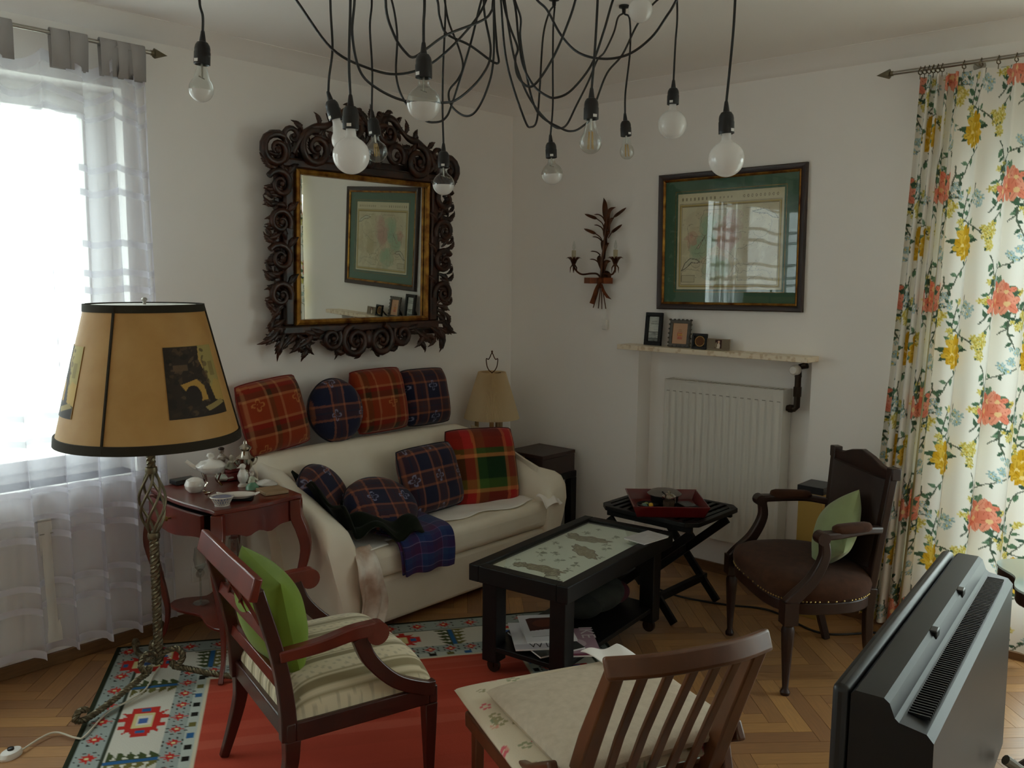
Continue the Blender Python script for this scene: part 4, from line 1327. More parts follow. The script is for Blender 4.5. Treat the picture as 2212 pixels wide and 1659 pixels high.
eb = np.minimum(np.minimum(rg.X, RUG_L - rg.X), np.minimum(rg.Y, RUG_W - rg.Y))
Z3 = np.where(eb < RES * .6, .0004, Z3)
grid_mesh('weave', np.stack([X3 - RK[0], Y3 - RK[1], Z3], -1), M['vrug'], rugo, col=rg.a.reshape(-1, 3))

# ------------------------------------------------------------------ coffee table
ZR = .0075                                  # things standing on the rug
ct = thing('coffee_table', 'black display coffee table with lace under glass', 'table', (-1.262, -1.535, 0), .115)
TW, TD, TH = .93, .475, .48
tf = MB()
rail = .05
for i, q in enumerate(((-TW / 2, TW / 2, -TD / 2, -TD / 2 + rail), (-TW / 2, TW / 2, TD / 2 - rail, TD / 2), (-TW / 2, -TW / 2 + rail, -TD / 2 + rail, TD / 2 - rail), (TW / 2 - rail, TW / 2, -TD / 2 + rail, TD / 2 - rail))):
    MB().bx(*q, TH - .07, TH).build('apron_rail', M['black_wood'], ct, bevel=.004, sharp=0)
for sx in (-1, 1):
    for sy in (-1, 1):
        x, y = sx * .385, sy * .165
        lg = MB().bx(x - .036, x + .036, y - .036, y + .036, .062, TH - .0705).build('leg', M['black_wood'], ct, bevel=.004, sharp=0)
        cs = MB().tube([(x, y, .08), (x, y, .055)], .011, 8)
        cs.tube([(x - .008, y, .03 + ZR), (x + .008, y, .03 + ZR)], .0295, 16).bx(x - .012, x + .012, y - .004, y + .004, .03, .06)
        cs.build('caster', mat('bronze_caster', '3a2c20', .4, metal=.6), lg)
MB().bx(-.42, .42, -.19, .19, .112, .134).build('lower_shelf', M['black_wood'], ct, bevel=.003, sharp=0)
iw, ih = TW - 2 * rail, TD - 2 * rail
lc = Canvas(iw, ih, .0028, 'e6eade')
lr = random.Random(9)
def laceblob(x, y, rx, ry, rot, col, n=24, wob=.12):
    pts = []
    for i in range(n * 2):
        a = math.pi * i / n
        k = 1 + wob * math.cos(a * 9) + wob * .5 * math.cos(a * 4)
        px_, py_ = rx * k * math.cos(a), ry * k * math.sin(a)
        pts.append((x + px_ * math.cos(rot) - py_ * math.sin(rot), y + px_ * math.sin(rot) + py_ * math.cos(rot)))
    lc.poly(pts, col, .95)
    for k in range(int(60 * rx / .05)):
        a, d = lr.uniform(0, 6.28), lr.random() ** .5 * .9
        px_, py_ = rx * d * math.cos(a), ry * d * math.sin(a)
        lc.ell(x + px_ * math.cos(rot) - py_ * math.sin(rot), y + px_ * math.sin(rot) + py_ * math.cos(rot), .005, .004, lr.choice(('c9c2ab', '7d735c', 'b3a98e')), 0, .6)
    lc.line(pts + pts[:1], .0036, '4d4534', .9)
for x, y, rx, ry, rot, c in ((.13, .19, .035, .10, .05, '857759'), (.10, .115, .03, .03, 0, '857a60'), (.12, .285, .03, .03, 0, '857a60'), (.43, .16, .04, .10, -.62, '948467'), (.60, .24, .04, .10, .2, '90846b'), (.62, .335, .024, .026, 0, '90846b'), (.055, .09, .032, .032, 0, 'b5b29c')):
    laceblob(x, y, rx, ry, rot, c)
lc.ell(.055, .09, .024, .024, 'c9cdbd', 0, .8)
for x, y, s_ in ((.05, .30, .03), (.18, .09, .03), (.26, .10, .035), (.26, .18, .03), (.29, .30, .04), (.33, .25, .03), (.36, .33, .025), (.22, .24, .02), (.33, .16, .022), (.52, .10, .03), (.57, .13, .025), (.68, .30, .03), (.70, .16, .03), (.76, .28, .02), (.02, .2, .02), (.05, .05, .02), (.42, .28, .02), (.46, .33, .025), (.70, .07, .02), (.16, .33, .02), (.40, .06, .02)):
    for k in range(7):
        a = lr.uniform(0, 6.28)
        lc.ell(x + s_ * .5 * math.cos(a), y + s_ * .5 * math.sin(a), s_ * .38, s_ * .16, lr.choice(('868c78', '767a66', '98a08a')), a, .85)
    lc.line([(x - s_, y - s_ * .3), (x, y), (x + s_, y + s_ * .2)], .003, '8a8c78', .7)
decal('lace_panel', lc, trm(-iw / 2, -ih / 2, TH - .0215), M['vprint'], ct)
MB().bx(-TW / 2 + .02, TW / 2 - .02, -TD / 2 + .02, TD / 2 - .02, TH - .04, TH - .024).build('panel_board', M['black_wood'], ct, sharp=0)
MB().bx(-iw / 2, iw / 2, -ih / 2, ih / 2, TH - .0125, TH - .0085).build('glass_top', M['picture_glass'], ct, sharp=0)

bk = thing('booklet', 'thin white booklet on the end of the coffee table', 'booklet', tuple(pz(1396, 1163, TH + .001)), -.1)
MB().bx(-.085, .085, -.058, .058, 0, .006).build('pages', M['paper'], bk, sharp=0)
MB().bx(-.087, .087, -.06, .06, .006, .0075).build('cover', mat('booklet_cover', 'c6c4c4', .5, vary=('b2b0b0', 30, .3)), bk, sharp=0)

def text_part(txt, size, M_, material, parent, sx=1.0):
    c = bpy.data.curves.new('lettering', 'FONT')
    c.body, c.size, c.extrude = txt, size, .0002
    c.align_x = 'CENTER'
    t = bpy.data.objects.new('lettering_source', c)
    COL.objects.link(t)
    bpy.context.view_layer.update()
    me = bpy.data.meshes.new_from_object(t.evaluated_get(bpy.context.evaluated_depsgraph_get()))
    bpy.data.objects.remove(t)
    bpy.data.curves.remove(c)
    me.materials.clear()
    o = finish(me, 'lettering', material, parent, sharp=0)
    o.matrix_local = M_ @ Matrix.Diagonal((sx, 1, 1, 1))
    return o
ink = mat('black_ink', '14120f', .6)
def magazine(label, c, rz, w, h, col, z, paint=None, t=.006):
    m_ = thing('magazine', label, 'magazine', (c[0] + .05, c[1] + .02, z), rz)
    MB().bx(-w / 2, w / 2, -h / 2, h / 2, 0, t).build('pages', M['paper'], m_, sharp=0)
    cvm = Canvas(w, h, .003, col)
    if paint:
        paint(cvm)
    decal('cover', cvm, trm(-w / 2, -h / 2, t + .0005), M['vprint'], m_)
    return m_
def p1(c):
    c.poly([(.03, .11), (.03, .24), (.05, .25), (.17, .25), (.17, .13), (.09, .12)], '4b241a')
    c.ell(.10, .19, .05, .04, '6a3422', .3)
    c.rect(.03, .19, .05, .053, '8a8684'); c.rect(.03, .19, .07, .072, '9a9694')
def p2(c):
    c.rect(0, .21, 0, .05, 'b9b4b8')
def p3(c):
    c.rect(0, .21, 0, .28, '3b3a36'); c.ell(.12, .05, .06, .03, '9a7a3a'); c.ell(.15, .08, .03, .03, '5a6a3a')
def p4(c):
    c.rect(0, .215, 0, .02, '7d3a52'); c.rect(0, .215, .02, .275, 'a98a98'); c.ell(.1, .12, .07, .05, 'c9b4bc')
zs0 = .1348
mq = pz(1225, 1400, zs0)
magazine('pinkish magazine lettered IKE at the bottom of the pile', mq, -.75, .215, .275, 'a98a98', zs0, p4)
text_part('IKE', .085, trm(.055, .09, .0069) @ rotm('Z', -math.pi / 2), mat('pale_ink', 'd9ccd0', .6), bpy.data.objects['magazine'], 1.0)
mq = pz(1170, 1395, zs0 + .008)
m3 = magazine('dark covered magazine half hidden under white ones', mq, -.35, .21, .28, '3b3a36', zs0 + .0075, p3)
mq = pz(1150, 1385, zs0 + .015)
m2 = magazine('white magazine with black capital letters under the picture one', mq, -.72, .21, .28, 'e2dfe0', zs0 + .015, p2)
text_part('VV L', .055, trm(.0, -.125, .0069), ink, m2, .8)
mq = pz(1172, 1368, zs0 + .023)
m1 = magazine('white magazine with a dark brown picture on top of the pile', mq, -.70, .21, .285, 'e6e3e4', zs0 + .0225, p1)
text_part('WE', .05, trm(.03, -.135, .0069), ink, m1, .8)
bq = (-1.06, -1.50)
bun = thing('knitted_bundle', 'dark grey green knitted bundle on the coffee table shelf', 'bundle', (bq[0], bq[1], .135), .3)
for nm, (ex, ey, ez), (rx, ry, rz_), cm_ in (('grey_knit', (0, 0, .075), (.17, .12, .075), '3e423c'), ('dark_knit', (-.13, .03, .06), (.10, .10, .06), '262a26'), ('pink_knit', (.10, -.06, .055), (.075, .06, .05), '7a2f48')):
    MB().ell((ex, ey, ez), (rx, ry, rz_), 24, 14).build(nm, mat('knit_' + nm, cm_, .95, vary=('1c1e1c', 14, .25), bump=(90, .8)), bun)

# ------------------------------------------------------------------ folding table with tray
ft = thing('folding_table', 'black folding side table with lattice top and crossed legs', 'table', (-.505, -1.53, 0))
a_, b_, ck = .235, .275, .05
tp_ = .52
ring_o = [(-a_ + ck, -b_), (a_ - ck, -b_), (a_, -b_ + ck), (a_, b_ - ck), (a_ - ck, b_), (-a_ + ck, b_), (-a_, b_ - ck), (-a_, -b_ + ck)]
k_ = .03
ring_i = [(x * (1 - k_ / a_), y * (1 - k_ / b_)) for x, y in ring_o]
rm = MB()
for i in range(8):
    j = (i + 1) % 8
    rm.prism([ring_o[i], ring_o[j], ring_i[j], ring_i[i]], tp_ - .022, tp_)
rm.build('rim', M['black_wood'], ft, bevel=.003, sharp=0)
for i in range(11):
    y = -b_ + .03 + (2 * b_ - .06) * (i + .5) / 11
    e_ = a_ - .028 - max(0, abs(y) - (b_ - ck)) * 1.0
    MB().bx(-e_, e_, y - .012, y + .012, tp_ - .012, tp_ - .002).build('slat', M['black_wood'], ft, sharp=0)
for i in range(9):
    x = -a_ + .03 + (2 * a_ - .06) * (i + .5) / 9
    e_ = b_ - .028 - max(0, abs(x) - (a_ - ck))
    MB().bx(x - .012, x + .012, -e_, e_, tp_ - .021, tp_ - .0125).build('cross_slat', M['black_wood'], ft, sharp=0)
for x in (-.19, .19):
    MB().bx(x - .011, x + .011, -.24, .24, tp_ - .055, tp_ - .0225).build('top_batten', M['black_wood'], ft, bevel=.003, sharp=0)
for sx, off, y0, y1, nm in ((-1, .205, -.17, .22, 'leg'), (1, .205, -.17, .22, 'leg'), (-1, .166, .29, -.23, 'leg'), (1, .166, .29, -.23, 'leg')):
    MB().sweep([(sx * off, y0, .012), (sx * off, y1, tp_ - .06)], (1, 0, 0), .018, .04).build(nm, M['black_wood'], ft, bevel=.003, sharp=0)
for y, z, e_ in ((-.085, .12, .205), (.21, .12, .166), (.0, .27, .2)):
    MB().bx(-e_ - .03, e_ + .03, y - .008, y + .022, z - .02, z + .015).build('stretcher', M['black_wood'], ft, bevel=.002, sharp=0)
lac = mat('dark_red_lacquer', '5e0f12', .3, coat=.3)
ty = thing('lacquer_tray', 'square dark red lacquer tray on the folding table', 'tray', (-.575, -1.55, tp_ + .0005), -.86)
MB().bx(-.155, .155, -.155, .155, 0, .008).build('bottom', lac, ty, sharp=0)
for q in ((-1, 0), (1, 0), (0, -1), (0, 1)):
    x0, y0 = q[0] * .157, q[1] * .157
    sd_ = (0, 1, 0) if q[0] else (1, 0, 0)
    MB().sweep([(x0, y0, .0005), (x0 + q[0] * .022, y0 + q[1] * .022, .055)], sd_, [.32, .365], .006).build('side', lac, ty, bevel=.002, sharp=0)
tz = tp_ + .0095
pot = thing('lidded_pot', 'black pot with a grey lid at the back of the red tray', 'pot', (-.535, -1.515, tz))
MB().lathe([(0, 0), (.06, 0), (.068, .02), (.07, .05), (.066, .052)], 20).build('bowl', M['black_plastic'], pot)
MB().lathe([(.084, .052), (.086, .056), (.07, .068), (.03, .076), (0, .078)], 12).build('lid', mat('grey_lid', '6b645e', .5), pot)
jar = thing('glass_jar', 'cut glass jar with silver lid and spoon on the red tray', 'jar', (-.63, -1.60, tz))
MB().lathe([(.0, .0), (.032, 0), (.034, .03), (.034, .062), (.03, .066)], 8).build('glass_body', thin_glass('cut_glass', 'c9c4bc', 2.5, rough=.05), jar, sharp=20)
MB().lathe([(.0, .004), (.026, .004), (.028, .05), (0, .05)], 10).build('sugar', mat('sugar_filling', '8c8074', .7), jar)
MB().lathe([(.034, .066), (.034, .072), (.022, .082), (.006, .086), (.009, .094), (0, .1)], 18).build('lid', M['silver'], jar)
MB().tube([(-.01, .0, .07), (-.045, .01, .10)], [.003, .004], 6).build('spoon', M['black_plastic'], jar)
ash = thing('painted_dish', 'small dark dish painted with yellow flowers on the red tray', 'dish', (-.645, -1.49, tz))
MB().lathe([(0, 0), (.04, 0), (.055, .018), (.052, .019), (.04, .008), (0, .007)], 20).build('dish', M['black_plastic'], ash)
for k, (x, y, c) in enumerate(((.0, -.02, 'd8a22a'), (.022, -.005, 'e0b84a'), (-.02, .0, '6f8f8a'), (-.005, .018, '88a29a'), (.018, .02, '8a9a5a'))):
    MB().ell((x, y, .012), (.013, .011, .007), 10, 6).build('enamel_flower', mat('enamel_%d' % k, c, .4), ash)
bxo = thing('black_case', 'flat black case lying in the red tray', 'case', (-.525, -1.635, tz), -.5)
MB().bx(-.04, .04, -.055, .055, 0, .02).build('shell', M['black_plastic'], bxo, bevel=.004)
MB().bx(-.034, .034, -.049, .049, .0202, .022).build('lid_plate', mat('dark_grey_plate', '33363a', .4), bxo, sharp=0)

# ------------------------------------------------------------------ dark carved armchair
ac = thing('carved_armchair', 'dark carved armchair with brown velvet seat beside the floral curtain', 'armchair', (-.647, -2.312, 0), math.atan2(-.757, -.653))
# local: front -y
def turned_leg(x, y, z1):
    lg = MB()
    lg.lathe([(.018, 0), (.02, .012), (.015, .022), (.012, .03), (.024, .22), (.026, .27), (.021, .285), (.027, .295)], 16, c=(x, y, 0), fn=lambda t, z: 1 - .07 * (math.cos(8 * t) > .3) * (.03 < z < .27))
    lg.bx(x - .029, x + .029, y - .029, y + .029, .295, z1)
    return lg.build('leg', M['walnut'], ac, sharp=30)
turned_leg(-.30, -.22, .385)
turned_leg(.30, -.22, .385)
for sx in (-1, 1):
    MB().sweep(spline([(sx * .21, .21, 0), (sx * .215, .17, .15), (sx * .22, .16, .3), (sx * .225, .165, .4)], 4), (1, 0, 0), .032, [.03 + .012 * i / 12 for i in range(13)]).build('leg', M['walnut'], ac, bevel=.004)
outl = []
for i in range(48):
    t = 2 * math.pi * i / 48
    c, s_ = math.cos(t), math.sin(t)
    rx = .31 if s_ < 0 else .31 - .06 * s_
    outl.append((rx * math.copysign(abs(c) ** .55, c), -.03 + .235 * math.copysign(abs(s_) ** .6, s_)))
MB().prism(outl, .325, .375).build('seat_rail', M['walnut'], ac, bevel=.006, sharp=30)
rings = []
for k, z in ((.985, .372), (1.02, .39), (1.03, .415), (1.0, .44), (.9, .458), (.7, .468), (.4, .474), (.12, .476)):
    rings.append([(x * k, -.03 + (y + .03) * k, z) for x, y in outl])
MB().loft(rings).build('seat', M['brown_velvet'], ac, sharp=60)
nl = MB()
for i in range(96):
    p = np.array(outl[i // 2]) if i % 2 == 0 else (np.array(outl[i // 2]) + np.array(outl[(i // 2 + 1) % 48])) / 2
    p = np.array([0, -.03]) + (p - np.array([0, -.03])) * 1.008
    nl.ell((p[0], p[1], .381), (.0045, .0045, .0045), 6, 4)
nl.build('nail_trim', M['brass'], ac)['kind'] = 'stuff'
lean = lambda z: .175 + .05 * (z - .4) / .5
for sx in (-1, 1):
    P = [(sx * (.20 + .035 * (z - .4) / .5), lean(z), z) for z in (.38, .5, .65, .8, .872)]
    MB().sweep(P, (1, 0, 0), .036, .034).build('back_post', M['walnut'], ac, bevel=.005)
    MB().bx(sx * .237 - .022, sx * .237 + .022, lean(.9) - .02, lean(.9) + .02, .85, .90).build('corner_block', M['walnut'], ac, bevel=.004)
crest = [(x, z) for x, z in ((-.22, .84), (.22, .84), (.22, .885), (.15, .893), (.08, .915), (.0, .93), (-.08, .915), (-.15, .893), (-.22, .885))]
MB().prism(crest, -.014, .014, trm(0, lean(.9), 0) @ rotm('X', math.pi / 2)).build('crest_rail', M['walnut'], ac, bevel=.005)
MB().bx(-.2, .2, -.015, .015, -.02, .02, trm(0, lean(.47), .47) @ rotm('X', -.3)).build('lower_rail', M['walnut'], ac, bevel=.004)
bp = []
for z, k in ((.475, 1), (.55, 1), (.7, 1), (.8, 1), (.848, 1)):
    hw = .185 + .035 * (z - .4) / .5
    bp.append([(x, lean(z) + d, z) for x, d in ((-hw, .012), (-hw, -.018), (-hw * .8, -.03), (0, -.034), (hw * .8, -.03), (hw, -.018), (hw, .012))])
MB().loft(bp).build('back_panel', mat('dark_leather_back', '241712', .55, vary=('32201a', 14, .3)), ac, sharp=50)
for sx in (-1, 1):
    arm = spline([(sx * .23, lean(.64) - .01, .645), (sx * .265, .10, .655), (sx * .295, -.02, .65), (sx * .302, -.10, .648)], 6)
    ao = MB().sweep(arm, (1, 0, .0), [.04] * 12 + [.044, .046, .048, .05, .052, .052, .05], [.03] * 19).build('arm_rail', M['walnut'], ac, bevel=.008, seg=3)
    MB().tube([(sx * .302 - .026, -.10, .64), (sx * .302 + .026, -.10, .64)], .026, 16).build('scroll', M['walnut'], ao)
    MB().sweep(spline([(sx * .30, -.09, .635), (sx * .30, -.085, .56), (sx * .30, -.13, .47), (sx * .30, -.20, .40), (sx * .30, -.225, .37)], 5), (1, 0, 0), .04, [.034 + .022 * i / 20 for i in range(21)]).build('arm_support', M['walnut'], ac, bevel=.006)
    pd_ = [(sx * .262, .12), (sx * .296, -.045)]
    d = np.array(pd_[1]) - np.array(pd_[0])
    rr3 = []
    for t, k in ((-.05, .2), (.0, .75), (.12, 1), (.5, 1.05), (.88, 1), (1.0, .75), (1.05, .2)):
        c = np.array(pd_[0]) + d * t
        rr3.append([(c[0] + .031 * k * math.cos(a), c[1], .668 + .022 * k * math.sin(a)) for a in np.linspace(0, 2 * math.pi, 12, endpoint=False)])
    MB().loft(rr3).build('arm_pad', M['brown_velvet'], ac, sharp=60)
aM = Matrix.Rotation(math.atan2(-.757, -.653), 4, 'Z')
cpos = aM @ Vector((.09, .07, 0))
pillow('sage green velvet cushion on the carved armchair', (-.647 + cpos.x, -2.312 + cpos.y, .605), .29, .29, .15, aM @ rotm('Z', -.25) @ rotm('X', math.pi / 2 - .38) @ rotm('Z', .6), None, 'square', None, M['sage'], .5, 60, pinch=.04, soft=0, ex=2.0)
yb = thing('yellow_box', 'narrow yellow box with black lid behind the carved armchair', 'box', (-.095, -2.105, 0))
MB().bx(-.075, .075, -.06, .06, 0, .62).build('body', mat('ochre_card', 'a8873e', .6), yb, bevel=.002, sharp=0)
MB().bx(-.08, .08, -.065, .065, .62, .655).build('lid', M['black_plastic'], yb, bevel=.002, sharp=0)
cb = MB().tube(spline([(-.3, -1.2, .008), (-.36, -1.5, .006), (-.30, -1.75, .006), (-.22, -1.95, .006), (-.32, -2.25, .006), (-.14, -2.44, .006)], 10), .005, 6).build('floor_cable', M['black_rubber'])
tag(cb, 'black cable trailing on the floor below the niche radiator', 'cable')

# ------------------------------------------------------------------ striped armchair
SR = math.atan2(.966, .256)
sch = thing('striped_armchair', 'mahogany open armchair with cream striped seat and lime cushion', 'armchair', (-2.555, -1.51, ZR), SR)
hw, hd = .275, .25
for i, q in enumerate(((-hw, hw, -hd, -hd + .03), (-hw, hw, hd - .03, hd), (-hw, -hw + .03, -hd + .03, hd - .03), (hw - .03, hw, -hd + .03, hd - .03))):
    MB().bx(*q, .275, .335).build('seat_rail', M['dark_mahogany'], sch, bevel=.005)
for sx in (-1, 1):
    MB().sweep([(sx * (hw - .022), -hd + .022, 0), (sx * (hw - .022), -hd + .022, .275)], (1, 0, 0), [.024, .044], [.024, .044]).build('leg', M['dark_mahogany'], sch, bevel=.003)
    MB().sweep(spline([(sx * (hw - .022), hd + .045, 0), (sx * (hw - .022), hd + .012, .1), (sx * (hw - .022), hd - .015, .2), (sx * (hw - .022), hd - .02, .28)], 4), (1, 0, 0), [.024 + .02 * i / 12 for i in range(13)], [.028 + .02 * i / 12 for i in range(13)]).build('leg', M['dark_mahogany'], sch, bevel=.003)
    MB().sweep(spline([(sx * (hw - .02), hd - .012, .28), (sx * (hw - .015), hd - .005, .40), (sx * (hw - .01), hd + .02, .55), (sx * (hw - .01), hd + .075, .755)], 5), (1, 0, 0), .032, [.05 - .014 * i / 15 for i in range(16)]).build('back_post', M['dark_mahogany'], sch, bevel=.004)
    az = .56
    arm = spline([(sx * (hw - .008), hd + .018, az - .012), (sx * (hw + .006), hd - .10, az), (sx * (hw + .012), hd - .20, az + .018), (sx * (hw + .012), hd - .275, az + .018)], 5)
    ao = MB().sweep(arm, (1, 0, 0), .038, [.034 + .012 * i / 15 for i in range(16)]).build('arm_rail', M['mahogany'], sch, bevel=.005)
    MB().tube([(sx * (hw + .012) - .019, hd - .28, az + .004), (sx * (hw + .012) + .019, hd - .28, az + .004)], .036, 20).build('arm_scroll', M['mahogany'], ao, sharp=40)
    MB().sweep(spline([(sx * (hw + .008), hd - .225, az), (sx * (hw + .006), hd - .26, .48), (sx * hw, hd - .345, .39), (sx * (hw - .012), hd - .45, .335), (sx * (hw - .014), hd - .49, .325)], 5), (1, 0, 0), .03, [.05 - .006 * math.sin(math.pi * i / 20) for i in range(21)]).build('arm_support', M['dark_mahogany'], sch, bevel=.004)
MB().sweep([(-hw - .012, hd + .082, .762), (hw + .012, hd + .082, .762)], (0, -.28, 1), .07, .026).build('top_rail', M['mahogany'], sch, bevel=.005)
MB().sweep([(-hw + .02, hd + .032, .60), (hw - .02, hd + .032, .60)], (0, -.28, 1), .036, .02).build('mid_rail', M['mahogany'], sch, bevel=.003)
MB().sweep([(-hw + .02, hd - .002, .445), (hw - .02, hd - .002, .445)], (0, -.2, 1), .036, .02).build('lower_rail', M['mahogany'], sch, bevel=.003)
for a, b in ((-.16, .04), (-.04, .16), (.16, -.04), (.04, -.16)):
    MB().sweep([(a, hd + .074, .735), (b, hd + .036, .612)], (1, 0, 0), .012, .01).build('lattice_bar', M['mahogany'], sch, sharp=0)
n = 100
A, Bq = np.meshgrid(np.linspace(-1, 1, n), np.linspace(-1, 1, n), indexing='ij')
prof = np.clip((1 - np.abs(A) ** 5) * (1 - np.abs(Bq) ** 5), 0, 1) ** .5
X, Y, Zc = A * (hw - .012) * (1 + .03 * prof), Bq * (hd - .012) * (1 + .03 * prof) - .005, .322 + .135 * prof
stripe = seqcol(X + .55, [(.040, 'd2c7a9'), (.004, '9c9070'), (.008, 'd2c7a9'), (.022, '8c8060'), (.008, 'd2c7a9'), (.004, '9c9070')])
bro = (np.sin(Y * 170) * np.sin(X * 210 + 1.2 * np.sin(Y * 60)) > .55) & (np.mod(X + .55, .086) < .04)
stripe[bro] *= .72
grid_mesh('seat_cushion', np.stack([X, Y, Zc], -1), vcol_mat('striped_damask', .8, sheen=.2, spec=.3), sch, col=stripe.reshape(-1, 3))
sM = Matrix.Rotation(SR, 4, 'Z')
q = sM @ Vector((.02, hd - .055, 0))
pillow('lime green velvet cushion against the back of the striped armchair', (-2.555 + q.x, -1.51 + q.y, .585), .38, .33, .19, sM @ rotm('X', math.pi / 2 - .2) @ rotm('Z', .05), None, 'square', None, M['lime'], .5, 60, pinch=.04, soft=0, ex=2.0)

# ------------------------------------------------------------------ slat back chair close to the camera
KR = math.atan2(.43, -.90)
kc = thing('slat_chair', 'brown wooden slat back easy chair seen from behind', 'chair', (-2.252, -2.36, ZR), KR)
hw, hd = .27, .27
for sx in (-1, 1):
    MB().sweep([(sx * (hw + .012), -hd - .02, .27), (sx * (hw + .012), .0, .285), (sx * (hw + .012), hd - .08, .345), (sx * (hw + .008), hd + .055, .425)], (1, 0, 0), .028, [.05, .05, .055, .055]).build('side_rail', M['brown_wood'], kc, bevel=.008, seg=3)
    MB().sweep([(sx * hw, -hd + .03, .0), (sx * hw, -hd + .03, .28)], (1, 0, 0), .03, [.03, .045]).build('leg', M['brown_wood'], kc, bevel=.005)
    MB().sweep([(sx * hw, hd + .09, .0), (sx * hw, hd - .02, .38)], (1, 0, 0), .03, [.03, .045]).build('leg', M['brown_wood'], kc, bevel=.005)
    MB().sweep([(sx * .215 - .02, hd - .03, .26), (sx * .21 - .02, hd + .07, .5), (sx * .205 - .02, hd + .185, .735)], (1, 0, 0), [.046, .044, .04], [.05, .05, .036]).build('back_post', M['brown_wood'], kc, bevel=.006)
MB().bx(-hw, hw, -hd - .02, -hd + .01, .255, .315).build('front_rail', M['brown_wood'], kc, bevel=.006)
MB().bx(-hw, hw, hd - .06, hd - .03, .25, .295).build('rear_rail', M['brown_wood'], kc, bevel=.006)
MB().sweep(spline([(-.255, hd + .18, .735), (-.14, hd + .212, .738), (-.02, hd + .222, .74), (.1, hd + .212, .738), (.215, hd + .18, .735)], 6), (0, -.42, .9), [.056] * 25, [.026 + .006 * math.sin(math.pi * i / 24) for i in range(25)]).build('top_rail', M['brown_wood'], kc, bevel=.009, seg=3)
for i in range(5):
    x = -.155 + .0675 * i
    b = .03 * (1 - ((x + .02) / .22) ** 2)
    MB().sweep([(x * .96, hd - .015 + b * .2, .285), (x, hd + .075 + b * .6, .5), (x, hd + .182 + b, .725)], (1, 0, 0), .026, .012).build('slat', M['brown_wood'], kc, bevel=.003)
kM = Matrix.Rotation(KR, 4, 'Z')
def fpad(u, v):
    c = np.zeros(u.shape + (3,))
    c[:] = lin('dccfb6')
    r_ = random.Random(4)
    for k in range(90):
        x, y, s_ = r_.uniform(-.02, .62), r_.uniform(-.02, .62), r_.uniform(.009, .019)
        col = lin(r_.choice(('d86a72', 'cf7a86', 'a39a74', '9a9c78', 'd9a08a', '8f9678')))
        for q in range(5):
            a = 6.28 * q / 5 + k
            m = np.hypot(u - x - s_ * math.cos(a), (v - y - s_ * math.sin(a)) * 1.2) < s_ * .55
            c[m] = col
    return c
def kp(x, y, z):
    v = kM @ Vector((x, y, 0))
    return (-2.252 + v.x, -2.36 + v.y, z)
pillow('flower printed seat pad under the beige pad of the slat chair', kp(.01, -.045, .345), .60, .61, .055, kM, fpad, 'square', None, None, .3, 120, pinch=0, soft=0, name='seat_pad')
pillow('plain beige linen pad on top of the flowered pad', kp(-.03, .035, .40), .545, .52, .075, kM @ rotm('Z', .06) @ rotm('Y', .02), None, 'square', None, mat('beige_linen', 'cdbfaa', .95, vary=('bbad98', 40, .25), bump=(160, .5)), .34, 80, pinch=.01, soft=.01, name='seat_pad')
UU, VV = np.meshgrid(np.linspace(0, 1, 40), np.linspace(0, 1, 40), indexing='ij')
cx_ = -.12 - .17 * UU + .006 * np.sin(VV * 5)
cy_ = -.315 + .20 * VV + .05 * UU * VV
cz_ = .437 + .007 * np.sin(UU * 9 + VV * 4) - .10 * np.clip((UU - .8) / .2, 0, 1) ** 1.3 - .02 * (1 - VV) ** 3
ths = thing('white_cloth', 'small white cotton cloth on the far corner of the slat chair', 'cloth', kp(0, 0, 0))
ths.rotation_euler = (0, 0, KR)
o = grid_mesh('drape', np.stack([cx_, cy_, cz_], -1), M['sheet'], ths)
o.modifiers.new('t', 'SOLIDIFY').thickness = .003

# ------------------------------------------------------------------ side table with small silver and china
st_ = thing('side_table', 'red mahogany side table with cabriole legs beside the sofa', 'table', (-2.295, -.42, ZR))
hx, hy, TZ = .205, .275, .7125
def serp(hx, hy, am=.018, n=14):
    o = []
    for (x0, y0, x1, y1, nx, ny) in ((-hx, -hy, hx, -hy, 0, -1), (hx, -hy, hx, hy, 1, 0), (hx, hy, -hx, hy, 0, 1), (-hx, hy, -hx, -hy, -1, 0)):
        for i in range(n):
            t = i / n
            w = am * (math.cos(2 * math.pi * t * 1.0) * -.5 + .5 - .35 * math.exp(-((t - .0) / .08) ** 2) - .35 * math.exp(-((t - 1) / .08) ** 2))
            o.append((x0 + (x1 - x0) * t + nx * w, y0 + (y1 - y0) * t + ny * w))
    return o
MB().prism(serp(hx, hy), TZ - .02, TZ).build('table_top', M['mahogany'], st_, bevel=.005, sharp=30)
def apron(p0, p1, nrm, name):
    p0, p1 = np.array(p0), np.array(p1)
    n_ = 18
    ro = []
    for i in range(n_ + 1):
        t = i / n_
        c = p0 + (p1 - p0) * t + np.array(nrm) * .012 * math.sin(math.pi * t)
        zb = TZ - .115 - .028 * math.sin(math.pi * t) ** 2 * (.6 + .4 * math.cos(6 * math.pi * t))
        ro.append([(c[0], c[1], zb), (c[0], c[1], TZ - .0205), (c[0] - nrm[0] * .018, c[1] - nrm[1] * .018, TZ - .0205), (c[0] - nrm[0] * .018, c[1] - nrm[1] * .018, zb)])
    return MB().loft(ro).build(name, M['mahogany'], st_, sharp=40)
ax, ay = hx - .03, hy - .03
apron((-ax, -ay), (ax, -ay), (0, -1), 'apron')
apron((ax, -ay), (ax, ay), (1, 0), 'apron')
apron((ax, ay), (-ax, ay), (0, 1), 'apron')
dr = MB()
n_ = 14
ro = []
